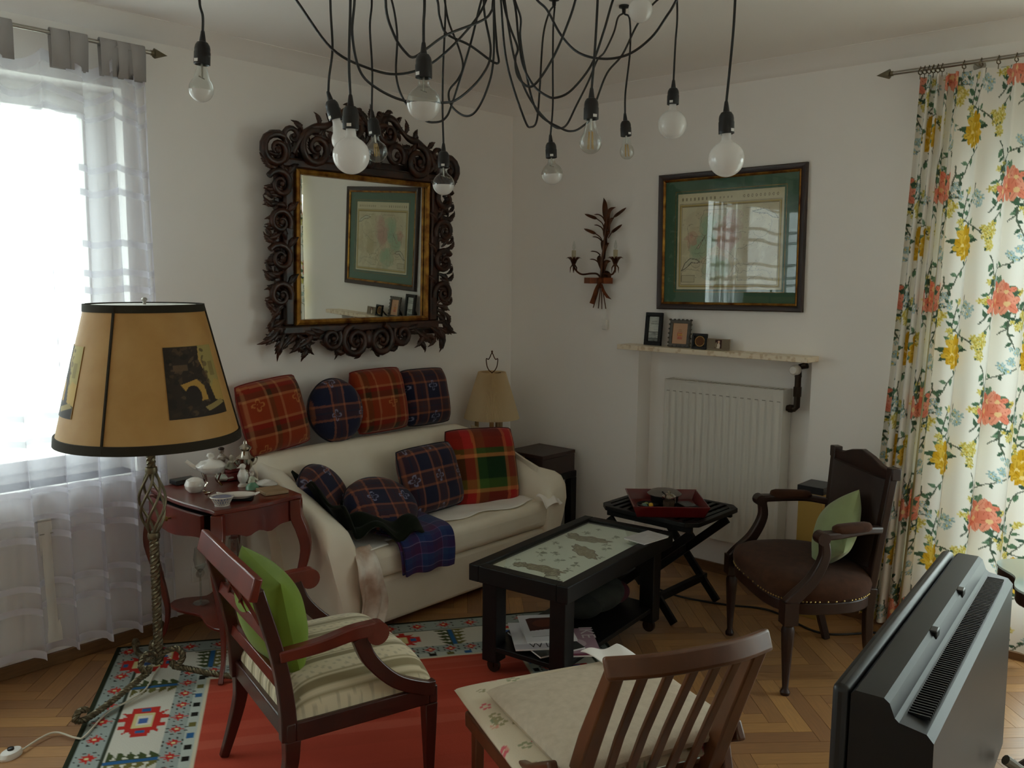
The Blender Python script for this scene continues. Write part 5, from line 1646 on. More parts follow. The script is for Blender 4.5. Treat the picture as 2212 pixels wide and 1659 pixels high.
for i in range(n_ + 1):
    t = i / n_
    y = -ay + .03 + (2 * ay - .06) * t
    x = -ax - .062 - .014 * math.sin(math.pi * t)
    zb = TZ - .112 - .022 * math.sin(math.pi * t) ** 2
    ro.append([(x, y, zb), (x, y, TZ - .024), (x + .016, y, TZ - .024), (x + .016, y, zb)])
dr.loft(ro)
do = dr.build('drawer', M['mahogany'], st_, sharp=40)
MB().bx(-ax - .045, -ax + .10, -ay + .045, ay - .045, TZ - .10, TZ - .03).build('drawer_box', M['black_wood'], do, sharp=0)
MB().lathe([(.004, 0), (.004, .012), (.011, .017), (.009, .026), (0, .028)], 12, M=trm(-ax - .076, .0, TZ - .068) @ rotm('Y', -math.pi / 2)).build('knob', M['brass'], do)
MB().bx(-ax, -ax + .015, -ay, ay, TZ - .145, TZ - .118).build('drawer_rail', M['mahogany'], st_, bevel=.003)
for sx in (-1, 1):
    for sy in (-1, 1):
        P = []
        for z, o_ in ((TZ - .021, -.022), (TZ - .10, -.02), (TZ - .16, -.004), (TZ - .25, .004), (TZ - .40, -.022), (.18, -.042), (.08, -.034), (.03, -.012), (.0, .004)):
            P.append((sx * (hx + o_), sy * (hy + o_), z))
        rad = [.046, .05, .05, .042, .03, .022, .018, .018, .02]
        ps = spline(P, 4)
        rs = np.interp(np.linspace(0, 8, len(ps)), range(9), rad)
        MB().sweep(ps, (sx, -sy, 0), list(rs), list(rs)).build('leg', M['mahogany'], st_, bevel=.004)
sh = []
for i in range(40):
    t = 2 * math.pi * i / 40
    k = 1 - .38 * (math.cos(4 * t) * .5 + .5)
    sh.append(((hx - .03) * 1.27 * k * math.cos(t), (hy - .03) * 1.27 * k * math.sin(t)))
MB().prism(sh, .185, .198).build('lower_shelf', M['mahogany'], st_, bevel=.003, sharp=30)

china = mat('hand_painted_china', 'edebe5', .18, coat=.4, vary=('c9c4bc', 7, .04))
def small(name, label, cat, px, py, z=TZ + ZR, rz=0.0):
    p = pz(px, py, z + .0005)
    t = thing(name, label, cat, (p[0], p[1], z + .0005), rz)
    t.scale = (1.15, 1.15, 1.15)
    return t
t = small('china_box', 'round white lidded china box near the table corner', 'box', 421, 1062)
MB().lathe([(0, 0), (.022, 0), (.034, .014), (.036, .026)], 20).build('bowl', china, t)
MB().lathe([(.037, .026), (.036, .031), (.03, .045), (.014, .053), (0, .055)], 20).build('lid', china, t)
t = small('china_tureen', 'white china tureen with pale handle on a silver stand', 'tureen', 457, 1049)
for k in range(4):
    a = k * math.pi / 2 + .5
    MB().tube(spline([(.045 * math.cos(a), .045 * math.sin(a), .004), (.03 * math.cos(a), .03 * math.sin(a), .022), (.04 * math.cos(a), .04 * math.sin(a), .052)], 5), .0035, 6).build('stand_leg', M['silver'], t)
MB().lathe([(0, .048), (.03, .05), (.05, .066), (.055, .078)], 22).build('bowl', china, t)
MB().lathe([(.056, .078), (.054, .083), (.036, .097), (.012, .102), (.008, .106), (.016, .116), (.012, .126), (0, .129)], 22).build('lid', china, t)
MB().tube([(-.045, .03, .07), (-.075, .05, .10)], [.008, .007], 8).build('handle', china, t)
t = small('porcelain_figures', 'porcelain figurine of two people in brown and green', 'figurine', 490, 1037)
t.scale = (1.3, 1.3, 1.35)
fb = mat('brown_glazed_porcelain', '7a6a5c', .3, vary=('cfc6ba', 40, .08), coat=.3)
fg = mat('pale_green_porcelain', 'b9c2ae', .3, vary=('e2ddd2', 30, .1), coat=.3)
MB().ell((0, 0, .012), (.04, .03, .014), 14, 8).build('base', fg, t)
for k, (x, y, h_, m_) in enumerate(((-.012, .008, .105, fb), (.016, -.006, .078, fg))):
    mb = MB().lathe([(.016, .02), (.017, .045), (.011, .06), (.014, h_ * .78), (.006, h_ * .86)], 12, c=(x, y, 0)).ell((x, y, h_ * .95), (.0085, .0085, .0105), 10, 7)
    mb.tube([(x - .012, y, h_ * .76), (x - .026, y - .008, h_ * .6), (x - .012, y - .02, h_ * .52)], .0045, 6).tube([(x + .012, y, h_ * .76), (x + .026, y - .004, h_ * .64), (x + .03, y - .012, h_ * .8)], .0045, 6)
    mb.build('figure', m_, t)
MB().ell((-.012, .01, .107), (.011, .011, .006), 10, 6).build('hat', M['walnut'], t)
t = small('silver_urn', 'tall silver urn with lid behind the white vase', 'urn', 532, 1040)
t.scale = (1.25, 1.25, 1.25)
MB().lathe([(0, 0), (.03, 0), (.03, .006), (.012, .014), (.009, .035), (.022, .055), (.032, .078), (.034, .088), (.02, .098), (.014, .112), (.022, .122), (.022, .128), (.008, .138), (.006, .148), (0, .152)], 22).build('body', M['silver'], t)
for s_ in (-1, 1):
    MB().tube(spline([(s_ * .03, 0, .086), (s_ * .046, 0, .08), (s_ * .038, 0, .062), (s_ * .022, 0, .056)], 5), .003, 6).build('handle', M['silver'], t)
t = small('bird_vase', 'slim white porcelain bird shaped vase', 'vase', 525, 1050)
MB().lathe([(0, 0), (.02, 0), (.018, .006), (.010, .012), (.018, .026), (.021, .042), (.014, .058), (.010, .066)], 18).build('body', china, t)
MB().ell((0, 0, .076), (.013, .011, .012), 12, 8).tube([(-.01, 0, .076), (-.024, 0, .073)], [.005, .001], 6).build('head', china, t)
t = small('porcelain_lady', 'small porcelain figurine in a green dress', 'figurine', 545, 1056)
MB().lathe([(0, 0), (.026, 0), (.024, .01), (.012, .024), (.008, .028)], 16).build('dress', mat('green_glaze', '5f8f74', .25, coat=.4), t)
MB().lathe([(.010, .026), (.011, .042), (.005, .05)], 12).tube([(.008, 0, .042), (.02, -.01, .03)], .004, 6).tube([(-.008, 0, .042), (-.02, -.01, .026)], .004, 6).build('torso', fg, t)
MB().ell((0, 0, .058), (.008, .008, .009), 10, 7).ell((0, .003, .063), (.009, .009, .007), 10, 6).build('head', fb, t)
t = small('china_dish', 'flat oval white lidded china dish near the sofa', 'dish', 576, 1050)
MB().lathe([(0, 0), (.03, 0), (.046, .008), (.046, .012), (.03, .02), (.01, .026), (0, .027)], 24, M=Matrix.Diagonal((.8, 1.1, 1, 1))).build('body', china, t)
t = small('tan_tile', 'flat tan coloured book at the table edge', 'book', 588, 1063, rz=-.2)
MB().bx(-.045, .045, -.05, .05, 0, .012).build('cover', mat('tan_board', 'a08566', .6, vary=('8a7050', 20, .2)), t, bevel=.002)
t = small('oval_dish', 'oval white china dish on a black stand', 'dish', 515, 1079, rz=-.75)
MB().bx(-.05, .05, -.025, .025, 0, .008).build('stand', M['black_wood'], t, bevel=.002)
MB().lathe([(0, .008), (.03, .009), (.042, .02), (.040, .021), (.028, .013), (0, .012)], 26, M=Matrix.Diagonal((1.55, .95, 1, 1))).build('dish', china, t)
for s_ in (-1, 1):
    MB().tube(spline([(s_ * .06, -.012, .02), (s_ * .074, 0, .026), (s_ * .06, .012, .02)], 4), .003, 6).build('handle', china, t)
t = small('china_basket', 'white openwork china basket with a blue inside', 'basket', 480, 1091)
mb = MB()
for k in range(22):
    a = 2 * math.pi * k / 22
    for dd in (.3, -.3):
        mb.tube([(.024 * math.cos(a), .024 * math.sin(a), .004), (.038 * math.cos(a + dd), .038 * math.sin(a + dd), .03)], .0016, 4)
mb.build('lattice_wall', china, t)
MB().lathe([(.0375, .029), (.042, .031), (.0405, .034), (.0365, .032), (.0375, .029)], 24).build('rim', china, t)
MB().lathe([(0, 0), (.026, 0), (.026, .004), (0, .004)], 20).build('foot', china, t)
MB().lathe([(.022, .005), (.0345, .029), (.02, .0275), (0, .027)], 20).build('liner', mat('blue_lining', '8a92b4', .4), t)
t = small('black_tray', 'small black lidded case at the rear corner of the table', 'case', 397, 1043)
MB().bx(-.045, .045, -.028, .028, 0, .018).build('body', M['black_plastic'], t, bevel=.003)
t = small('red_case', 'small dark red leather case behind the figurines', 'case', 508, 1034)
MB().bx(-.05, .05, -.03, .03, 0, .032).build('body', mat('red_leather', '6e1a16', .4), t, bevel=.004)
MB().bx(-.05, .05, -.03, .03, .033, .046).build('lid', mat('red_leather_lid', '7a2019', .4), t, bevel=.004)
t = small('silver_trinket', 'tiny silver bird trinket in front of the tureen', 'trinket', 449, 1073)
MB().ell((0, 0, .014), (.016, .007, .008), 10, 7).ell((-.014, 0, .024), (.006, .005, .006), 8, 6).tube([(0, -.004, .01), (0, -.006, 0)], .0015, 5).tube([(0, .004, .01), (0, .006, 0)], .0015, 5).tube([(.012, 0, .014), (.028, 0, .02)], [.004, .001], 5).build('body', M['silver'], t)
gl = thin_glass('goblet_glass', 'e9ebe8', 2.2)
for k, (x, y, h_, lb) in enumerate(((-2.36, -.30, .25, 'clear stemmed glass on the lower shelf nearer the window wall'), (-2.29, -.42, .24, 'clear stemmed glass in the middle of the lower shelf'), (-2.23, -.36, .28, 'taller clear stemmed glass on the lower shelf'))):
    t = thing('stemmed_glass', lb, 'glass', (x, y, .1985 + ZR), 0, 'glasses under the side table')
    MB().lathe([(0, 0), (.036, .001), (.034, .004), (.006, .008)], 20).build('foot', gl, t)
    MB().lathe([(.006, .008), (.0045, .03), (.0045, h_ * .5), (.008, h_ * .53), (.0045, h_ * .56)], 12).build('stem', gl, t)
    MB().lathe([(.0045, h_ * .56), (.022, h_ * .66), (.027, h_ * .8), (.021, h_)], 20).build('bowl', gl, t)
for k, (x, z, lb) in enumerate(((-2.205, .235, 'white wall socket low on the wall behind the side table'), (-2.115, .17, 'second white wall socket lower behind the side table leg'))):
    t = thing('wall_socket', lb, 'socket', (x, -.001, z), 0, 'wall sockets')
    MB().bx(-.04, .04, -.010, 0, -.04, .04).build('plate', M['white_plastic'], t, bevel=.004)
    MB().lathe([(.022, 0), (.022, .003), (.019, .004), (.017, .001), (0, .0005)], 20, M=trm(0, -.010, 0) @ rotm('X', math.pi / 2)).build('cup', mat('socket_cup', 'b9b4aa', .5), t)

# ------------------------------------------------------------------ floor lamp
LX, LY = -2.66, -.505
fl_ = thing('floor_lamp', 'twisted iron floor lamp with large parchment shade', 'floor lamp', (LX, LY, ZR))
def rope(mb, pts, r, strands=3, pitch=.045, n=6):
    P = spline(pts, 10)
    L = np.concatenate([[0], np.cumsum([np.linalg.norm(np.array(P[i + 1]) - np.array(P[i])) for i in range(len(P) - 1)])])
    m = max(8, int(L[-1] / (pitch / 8)))
    s_ = np.linspace(0, L[-1], m)
    Q = np.stack([np.interp(s_, L, [p[k] for p in P]) for k in range(3)], -1)
    T_ = np.gradient(Q, axis=0)
    T_ /= np.linalg.norm(T_, axis=1, keepdims=True)
    a = np.cross(T_[0], (.3, .5, .81))
    fr = []
    for i in range(m):
        a = a - T_[i] * (a @ T_[i])
        a /= np.linalg.norm(a)
        fr.append((a.copy(), np.cross(T_[i], a)))
    for k in range(strands):
        ph = 2 * math.pi * (k / strands + s_ / pitch)
        mb.tube([Q[i] + r * .5 * (math.cos(ph[i]) * fr[i][0] + math.sin(ph[i]) * fr[i][1]) for i in range(m)], r * .56, n)
    return mb
rope(MB(), [(0, 0, .085), (0, 0, .3), (0, 0, .60)], .0185).build('pole', M['iron'], fl_)
rope(MB(), [(0, 0, .885), (0, 0, .95), (0, 0, 1.06)], .0175).build('pole', M['iron'], fl_)
for z in (.612, .875):
    MB().lathe([(.01, z - .018), (.022, z - .012), (.024, z), (.022, z + .012), (.01, z + .018)], 16).build('collar', M['iron'], fl_)
for k in range(6):
    a0 = 2 * math.pi * k / 6
    MB().tube([((.014 + .036 * math.sin(math.pi * t)) * math.cos(a0 + 2.6 * t), (.014 + .036 * math.sin(math.pi * t)) * math.sin(a0 + 2.6 * t), .62 + .25 * t) for t in np.linspace(0, 1, 18)], .0055, 7).build('basket_wire', M['iron'], fl_)
legs = ((math.radians(200), 1.0), (math.radians(-45), .9), (math.radians(80), .85))
for ang, k in legs:
    d = np.array([math.cos(ang), math.sin(ang), 0])
    up = np.array([0, 0, 1.0])
    pts = [d * .005 + up * .11, d * .03 + up * .135, d * .075 + up * .145, d * .095 + up * .11, d * .07 + up * .075, d * .05 + up * .09, d * .06 + up * .07, d * .12 * k + up * .06, d * .24 * k + up * .035, d * .36 * k + up * .022, d * .41 * k + up * .04, d * .39 * k + up * .065, d * .355 * k + up * .055]
    rope(MB(), pts, .0125, 3, .04).build('leg', M['iron'], fl_)
# shade: cone on a hexagonal-ish round frame, four ribs
shp = mat('parchment', 'b98f55', .75, vary=('a87c42', 5, .35))
mm, nt, bs, out = newmat('parchment_shade')
vec = coords(nt)
nz = N(nt, 'ShaderNodeTexNoise')
nz.inputs['Scale'].default_value = 7
nz.inputs['Detail'].default_value = 8
nt.links.new(vec, nz.inputs['Vector'])
rp = N(nt, 'ShaderNodeValToRGB')
rp.color_ramp.elements[0].position, rp.color_ramp.elements[0].color = .3, lin('b98d4e') + (1,)
rp.color_ramp.elements[1].position, rp.color_ramp.elements[1].color = .75, lin('c9a265') + (1,)
nt.links.new(nz.outputs['Fac'], rp.inputs['Fac'])
nt.links.new(rp.outputs['Color'], bs.inputs['Base Color'])
bs.inputs['Roughness'].default_value = .55
tl = N(nt, 'ShaderNodeBsdfTranslucent')
nt.links.new(rp.outputs['Color'], tl.inputs['Color'])
mx = N(nt, 'ShaderNodeMixShader')
mx.inputs['Fac'].default_value = .38
nt.links.new(bs.outputs['BSDF'], mx.inputs[1])
nt.links.new(tl.outputs['BSDF'], mx.inputs[2])
nt.links.new(mx.outputs['Shader'], out.inputs['Surface'])
ZB_, ZT_, RB, RTp = 1.005, 1.518, .336, .211
n = 72
P = np.array([[((RB + (RTp - RB) * t) * math.cos(a), (RB + (RTp - RB) * t) * math.sin(a), ZB_ + (ZT_ - ZB_) * t) for t in np.linspace(0, 1, 12)] for a in np.linspace(0, 2 * math.pi, n, endpoint=False)])
so = grid_mesh('shade', P, mm, fl_, close_u=True)
velvet = mat('olive_velvet_trim', '241d0e', .95)
for z0, z1, r0, r1 in ((ZB_ - .008, ZB_ + .026, RB + .006, RB), (ZT_ - .022, ZT_ + .006, RTp + .008, RTp + .004)):
    MB().lathe([(r0 - .008, z0), (r0, z0), (r1 + .002, z1), (r1 - .006, z1), (r0 - .008, z0)], n).build('velvet_band', velvet, so)
view = math.atan2(CAM[1] - LY, CAM[0] - LX)
for k in range(3):
    a = view - .50 + k * math.pi * 2 / 3
    MB().tube([((RB + .002 + (RTp - RB) * t) * math.cos(a), (RB + .002 + (RTp - RB) * t) * math.sin(a), ZB_ + (ZT_ - ZB_) * t) for t in np.linspace(0, 1, 12)], .0055, 6).build('seam_braid', velvet, so)
MB().lathe([(0, ZT_ + .003), (.19, ZT_ + .002), (.205, ZT_ - .002)], 48).build('top_diffuser', mat('white_diffuser', 'e6e4de', .7), so)
MB().tube([(0, 0, 1.06), (0, 0, ZT_ + .02)], .006, 8).ell((0, 0, ZT_ + .022), (.011, .011, .008), 12, 7).build('finial', M['steel'], fl_)
MB().lathe([(.012, 1.06), (.02, 1.08), (.02, 1.15), (.014, 1.16), (.028, 1.22), (.03, 1.25), (.02, 1.28), (0, 1.29)], 16).build('lamp_bulb', M['white_plastic'], fl_)
pc_ = Canvas(.165, .235, .0022, 'a98a4a')
pr_ = random.Random(8)
pc_.poly([(0, .235), (.105, .235), (.098, .19), (.11, .15), (.12, .1), (.13, .05), (.165, .04), (.165, 0), (0, 0)], '2b2118')
pc_.poly([(.105, .235), (.165, .235), (.165, .11), (.14, .12), (.125, .09), (.11, .15)], '9a8a52')
for i in range(90):
    pc_.ell(pr_.uniform(0, .12), pr_.uniform(0, .23), pr_.uniform(.003, .014), pr_.uniform(.002, .01), pr_.choice(('1c1510', '3a2c1e', '4e3a24', '231a12', '5a4630')), pr_.uniform(0, 3), .7)
pc_.poly([(.035, .11), (.08, .125), (.10, .10), (.105, .055), (.07, .05), (.045, .09)], 'a9823c')
pc_.ell(.065, .07, .022, .035, '241a12'); pc_.poly([(.09, .03), (.15, .05), (.16, .035), (.10, .015)], '8c7a4a')
pc_.rect(.13, .15, .13, .18, '6a5a34', .6); pc_.rect(.02, .06, .155, .175, '6a5238', .6)
def on_shade(cvp, a_mid, z0, name):
    t0 = (z0 - ZB_) / (ZT_ - ZB_)
    sl = (ZT_ - ZB_)
    Zp = z0 + cvp.Y * 1.1
    Rr = RB + (RTp - RB) * (Zp - ZB_) / sl + .0028
    Rm = RB + (RTp - RB) * ((z0 + cvp.h / 2) - ZB_) / sl
    A = a_mid + (cvp.X - cvp.w / 2) * 1.5 / Rm
    return grid_mesh(name, np.stack([Rr * np.cos(A), Rr * np.sin(A), Zp], -1), M['vprint'], so, col=cvp.a.reshape(-1, 3))
on_shade(pc_, view + .66, 1.115, 'engraving_print')
on_shade(pc_, view - 1.43, 1.115, 'engraving_print')
fs = thing('foot_switch', 'white oval foot switch on the parquet by the rug', 'switch', (pz(24, 1634, 0)[0], pz(24, 1634, 0)[1], 0), .35)
MB().lathe([(0, 0), (.036, 0), (.038, .008), (.032, .02), (.02, .025), (0, .026)], 24, M=Matrix.Diagonal((1.1, .75, 1, 1))).build('housing', M['white_plastic'], fs)
MB().lathe([(.011, .02), (.011, .031), (.008, .033), (0, .033)], 14).build('button', M['black_plastic'], fs)
swp = [(q[0], q[1], .006 + ZR) for q in (pz(48, 1628, 0), pz(95, 1598, 0), pz(125, 1590, 0), pz(165, 1602, 0), pz(185, 1597, 0), pz(230, 1548, 0), pz(280, 1520, 0), pz(315, 1495, 0), pz(335, 1460, 0), pz(345, 1448, 0))]
MB().tube([tuple(np.array(p) - np.array(fs.location)) for p in spline(swp, 8)], .0035, 6, M=rotm('Z', -.35)).build('flex_cord', mat('cream_flex', 'cfc8b4', .5), fs)

# ------------------------------------------------------------------ corner table, box, pleated lamp
co = thing('corner_table', 'black square table in the corner behind the sofa arm', 'table', (-.30, -.36, 0))
MB().bx(-.145, .22, -.255, .26, .45, .49).build('table_top', M['black_wood'], co, bevel=.004)
for x in (-.12, .195):
    for y in (-.23, .225):
        MB().bx(x - .025, x + .025, y - .025, y + .025, 0, .4495).build('leg', M['black_wood'], co, bevel=.003)
bx2 = thing('wooden_box', 'dark brown wooden chest box on the corner table', 'box', (-.24, -.455, .4905))
darkbox = mat('dark_brown_box', '3b2620', .45, vary=('2a1a15', 16, .3))
MB().bx(-.155, .145, -.155, .125, 0, .105).build('body', darkbox, bx2, bevel=.003)
MB().bx(-.157, .147, -.157, .127, .1065, .128).build('lid', darkbox, bx2, bevel=.003)
MB().bx(-.16, -.157, -.02, .01, .09, .112).build('clasp', M['brass'], bx2)
sl_ = thing('table_lamp', 'candlestick table lamp with pleated cream shade in the corner', 'table lamp', (-.385, -.195, .4905))
MB().lathe([(0, 0), (.055, 0), (.055, .012), (.03, .02), (.016, .035), (.012, .06), (.016, .075), (.011, .09), (.011, .2)], 20).build('base', M['bronze'], sl_)
MB().lathe([(.014, .2), (.014, .40), (0, .405)], 14).build('centre_candle', mat('old_ivory', 'b89c74', .6), sl_)
for k in range(3):
    a = k * 2.094 + .35
    d = np.array([math.cos(a), math.sin(a), 0])
    ao = MB().tube(spline([(0, 0, .14), d * .05 + [0, 0, .12], d * .085 + [0, 0, .14], d * .09 + [0, 0, .175]], 6), .006, 8).lathe([(.008, .172), (.028, .185), (.03, .192), (.01, .19), (0, .19)], 16, c=(d[0] * .09, d[1] * .09, 0)).build('arm', M['bronze'], sl_)
    MB().lathe([(.0125, .19), (.0125, .29), (.009, .292), (0, .293)], 12, c=(d[0] * .09, d[1] * .09, 0)).build('candle', mat('ivory_candle', 'a08a68', .6), ao)
n = 240
P = np.array([[((r + .0035 * (1 if i % 2 else -1)) * math.cos(2 * math.pi * i / n), (r + .0035 * (1 if i % 2 else -1)) * math.sin(2 * math.pi * i / n), z) for r, z in ((.165, .305), (.146, .37), (.125, .44), (.103, .51), (.080, .585))] for i in range(n)])
grid_mesh('pleated_shade', P, vcol_mat('pleated_cream_fabric', .85, trans=.35), sl_, close_u=True, sharp=15, col=np.tile(lin('ead9b6'), (P.shape[0] * P.shape[1], 1)))
fin = [(0, .58), (.018, .595), (.03, .62), (.034, .65), (.033, .665), (.022, .66), (.012, .675), (.006, .69), (0, .70)]
RTv = (RT[0], RT[1])
MB().tube([(x * RTv[0], x * RTv[1], z) for x, z in spline(fin, 4)], .0032, 6).tube([(-x * RTv[0], -x * RTv[1], z) for x, z in spline(fin, 4)], .0032, 6).ell((0, 0, .706), (.006, .006, .008), 8, 6).tube([(0, 0, .4), (0, 0, .582)], .003, 6).build('finial', M['bronze'], sl_)
for k in range(3):
    a = k * 2.094
    MB().tube([(0, 0, .572), (.078 * math.cos(a), .078 * math.sin(a), .575)], .002, 5).build('shade_spoke', M['bronze'], sl_)

# ------------------------------------------------------------------ television on its stand
TR = math.atan2(.085, .825)
tv = thing('television', 'silver black flat television seen from behind', 'television', (-2.585, -3.316, 0), TR)
tvm = mat('graphite_plastic', '0e0f12', .42, spec=.42)
tvb = mat('dark_graphite_plastic', '101114', .4)
prof = [(-.012, .50), (-.012, 1.044), (-.018, 1.05), (-.058, 1.05), (-.066, 1.044), (-.074, 1.024), (-.08, 1.019), (-.117, 1.013), (-.127, 1.002), (-.132, .64), (-.10, .50)]
MB().loft([[(x, y, z) for y, z in prof] for x in (-.412, .412)]).build('rear_housing', tvm, tv, sharp=25)
MB().bx(-.414, .414, -.010, .016, .49, 1.052).build('front_bezel', tvb, tv, bevel=.01, seg=3)
MB().bx(-.375, .375, .0165, .018, .55, 1.01).build('screen', mat('dark_screen', '08090b', .1), tv, sharp=0)
sm_ = MB().bx(-.0014, .0014, -.114, -.083, -.0015, .0035).build('vent_slat', tvb, tv, sharp=0)
sm_.location = (-.37, 0, 1.0175)
for i in range(1, 82):
    o = sm_.copy()
    COL.objects.link(o)
    o.location = (-.37 + .74 * i / 81, 0, 1.0175)
for x in (-.09, .16):
    MB().bx(x - .013, x + .013, -.0705, -.057, 1.036, 1.0508, None).build('notch_shade', M['black_plastic'], tv, bevel=.002)  # black flush block stands in for the shade inside a cutout
MB().bx(-.2, .2, -.14, .02, .445, .49).build('foot', tvb, tv, bevel=.008)
cbt = spline([(.30, -.15, .66), (.34, -.2, .62), (.43, -.235, .605), (.55, -.25, .6), (.66, -.23, .57)], 8)
MB().tube(cbt, .011, 10).build('cable_bundle', mat('grey_cable', '8a8578', .5), tv)
MB().tube([(.43 + .016 * math.cos(a), -.235 + .016 * math.sin(a) * .3, .605 + .016 * math.sin(a)) for a in np.linspace(0, 6.28, 14)], .0025, 5).build('cable_tie', M['white_plastic'], tv)
ts = thing('tv_stand', 'low black stand under the television', 'tv stand', (-2.585, -3.36, 0), TR)
MB().bx(-.42, .42, -.2, .2, .41, .4445).build('top', M['black_wood'], ts, bevel=.004)
for x in (-.4, .4):
    MB().bx(x - .018, x + .018, -.19, .19, 0, .4095).build('side', M['black_wood'], ts, bevel=.003)
MB().bx(-.38, .38, -.19, .18, .1, .12).build('shelf', M['black_wood'], ts)

# ------------------------------------------------------------------ small lobed table at the balcony door
rt = thing('lobed_table', 'small lobed wooden table with glass top by the balcony door', 'table', (-.83, -3.40, 0))
lob = [((.30 + .03 * math.cos(6 * a)) * math.cos(a + .45), (.30 + .03 * math.cos(6 * a)) * math.sin(a + .45)) for a in np.linspace(0, 2 * math.pi, 96, endpoint=False)]
MB().prism([(x * .985, y * .985) for x, y in lob], .60, .648).build('table_top', M['walnut'], rt, bevel=.008, sharp=30)
MB().prism(lob, .6485, .656).build('glass_top', mat('greenish_glass_top', 'b9c9c4', .06, spec=.6), rt, sharp=30)
MB().lathe([(.03, .02), (.022, .2), (.035, .3), (.022, .45), (.05, .6)], 20).build('pedestal', M['walnut'], rt)
for k in range(3):
    a = k * 2.094 + .3
    d = np.array([math.cos(a), math.sin(a), 0])
    MB().tube(spline([d * .02 + [0, 0, .2], d * .12 + [0, 0, .13], d * .2 + [0, 0, .05], d * .25 + [0, 0, .018]], 5), [.02] * 8 + [.018] * 8, 8).build('foot', M['walnut'], rt)

# ------------------------------------------------------------------ pendant cluster
CZ = CEIL - .001
ctr = pz(1075, -135, CZ)
ch = thing('pendant_chandelier', 'spider chandelier of black cords with twelve mixed bare bulbs', 'chandelier', tuple(ctr))
MB().lathe([(0, 0), (.065, 0), (.065, -.02), (.05, -.03), (0, -.032)], 28).build('canopy', M['black_plastic'], ch)
mm, nt, bs, out = newmat('opal_glass')
bs.inputs['Base Color'].default_value = lin('eceae8') + (1,)
bs.inputs['Roughness'].default_value = .12
bs.inputs['Coat Weight'].default_value = 1.0
bs.inputs['Coat Roughness'].default_value = .03
tl = N(nt, 'ShaderNodeBsdfTranslucent')
tl.inputs['Color'].default_value = lin('f0eeec') + (1,)
mx = N(nt, 'ShaderNodeMixShader')
mx.inputs['Fac'].default_value = .5
nt.links.new(bs.outputs['BSDF'], mx.inputs[1])
nt.links.new(tl.outputs['BSDF'], mx.inputs[2])
nt.links.new(mx.outputs['Shader'], out.inputs['Surface'])
M['opal'] = mm
fila = mat('led_filament', 'c9a45a', .6)
stick = mat('white_sticker', 'dcdad6', .6)
def bulb_profile(kind, D):
    R = D / 2
    if kind == 'globe':
        zc = -(R + .024)
        pr = [(.0128, .004), (.0128, -.010)]
        a0 = math.asin(min(.95, .016 / R))
        pr += [(.0145, zc + R * math.cos(a0) + .004)] if zc + R * math.cos(a0) + .004 < -.01 else []
        for a in np.linspace(a0 + .12, math.pi, 22):
            pr.append((R * math.sin(a), zc + R * math.cos(a)))
        return pr, zc
    zc = -(R * 1.15 + .034)
    pr = [(.0128, .004), (.0130, -.012), (.0165, -.024)]
    for a in np.linspace(.72, math.pi, 20):
        pr.append((R * math.sin(a), zc + R * math.cos(a) * (1.18 if a < math.pi / 2 else 1)))
    return pr, zc
CD = float((ctr - CAM) @ FW)
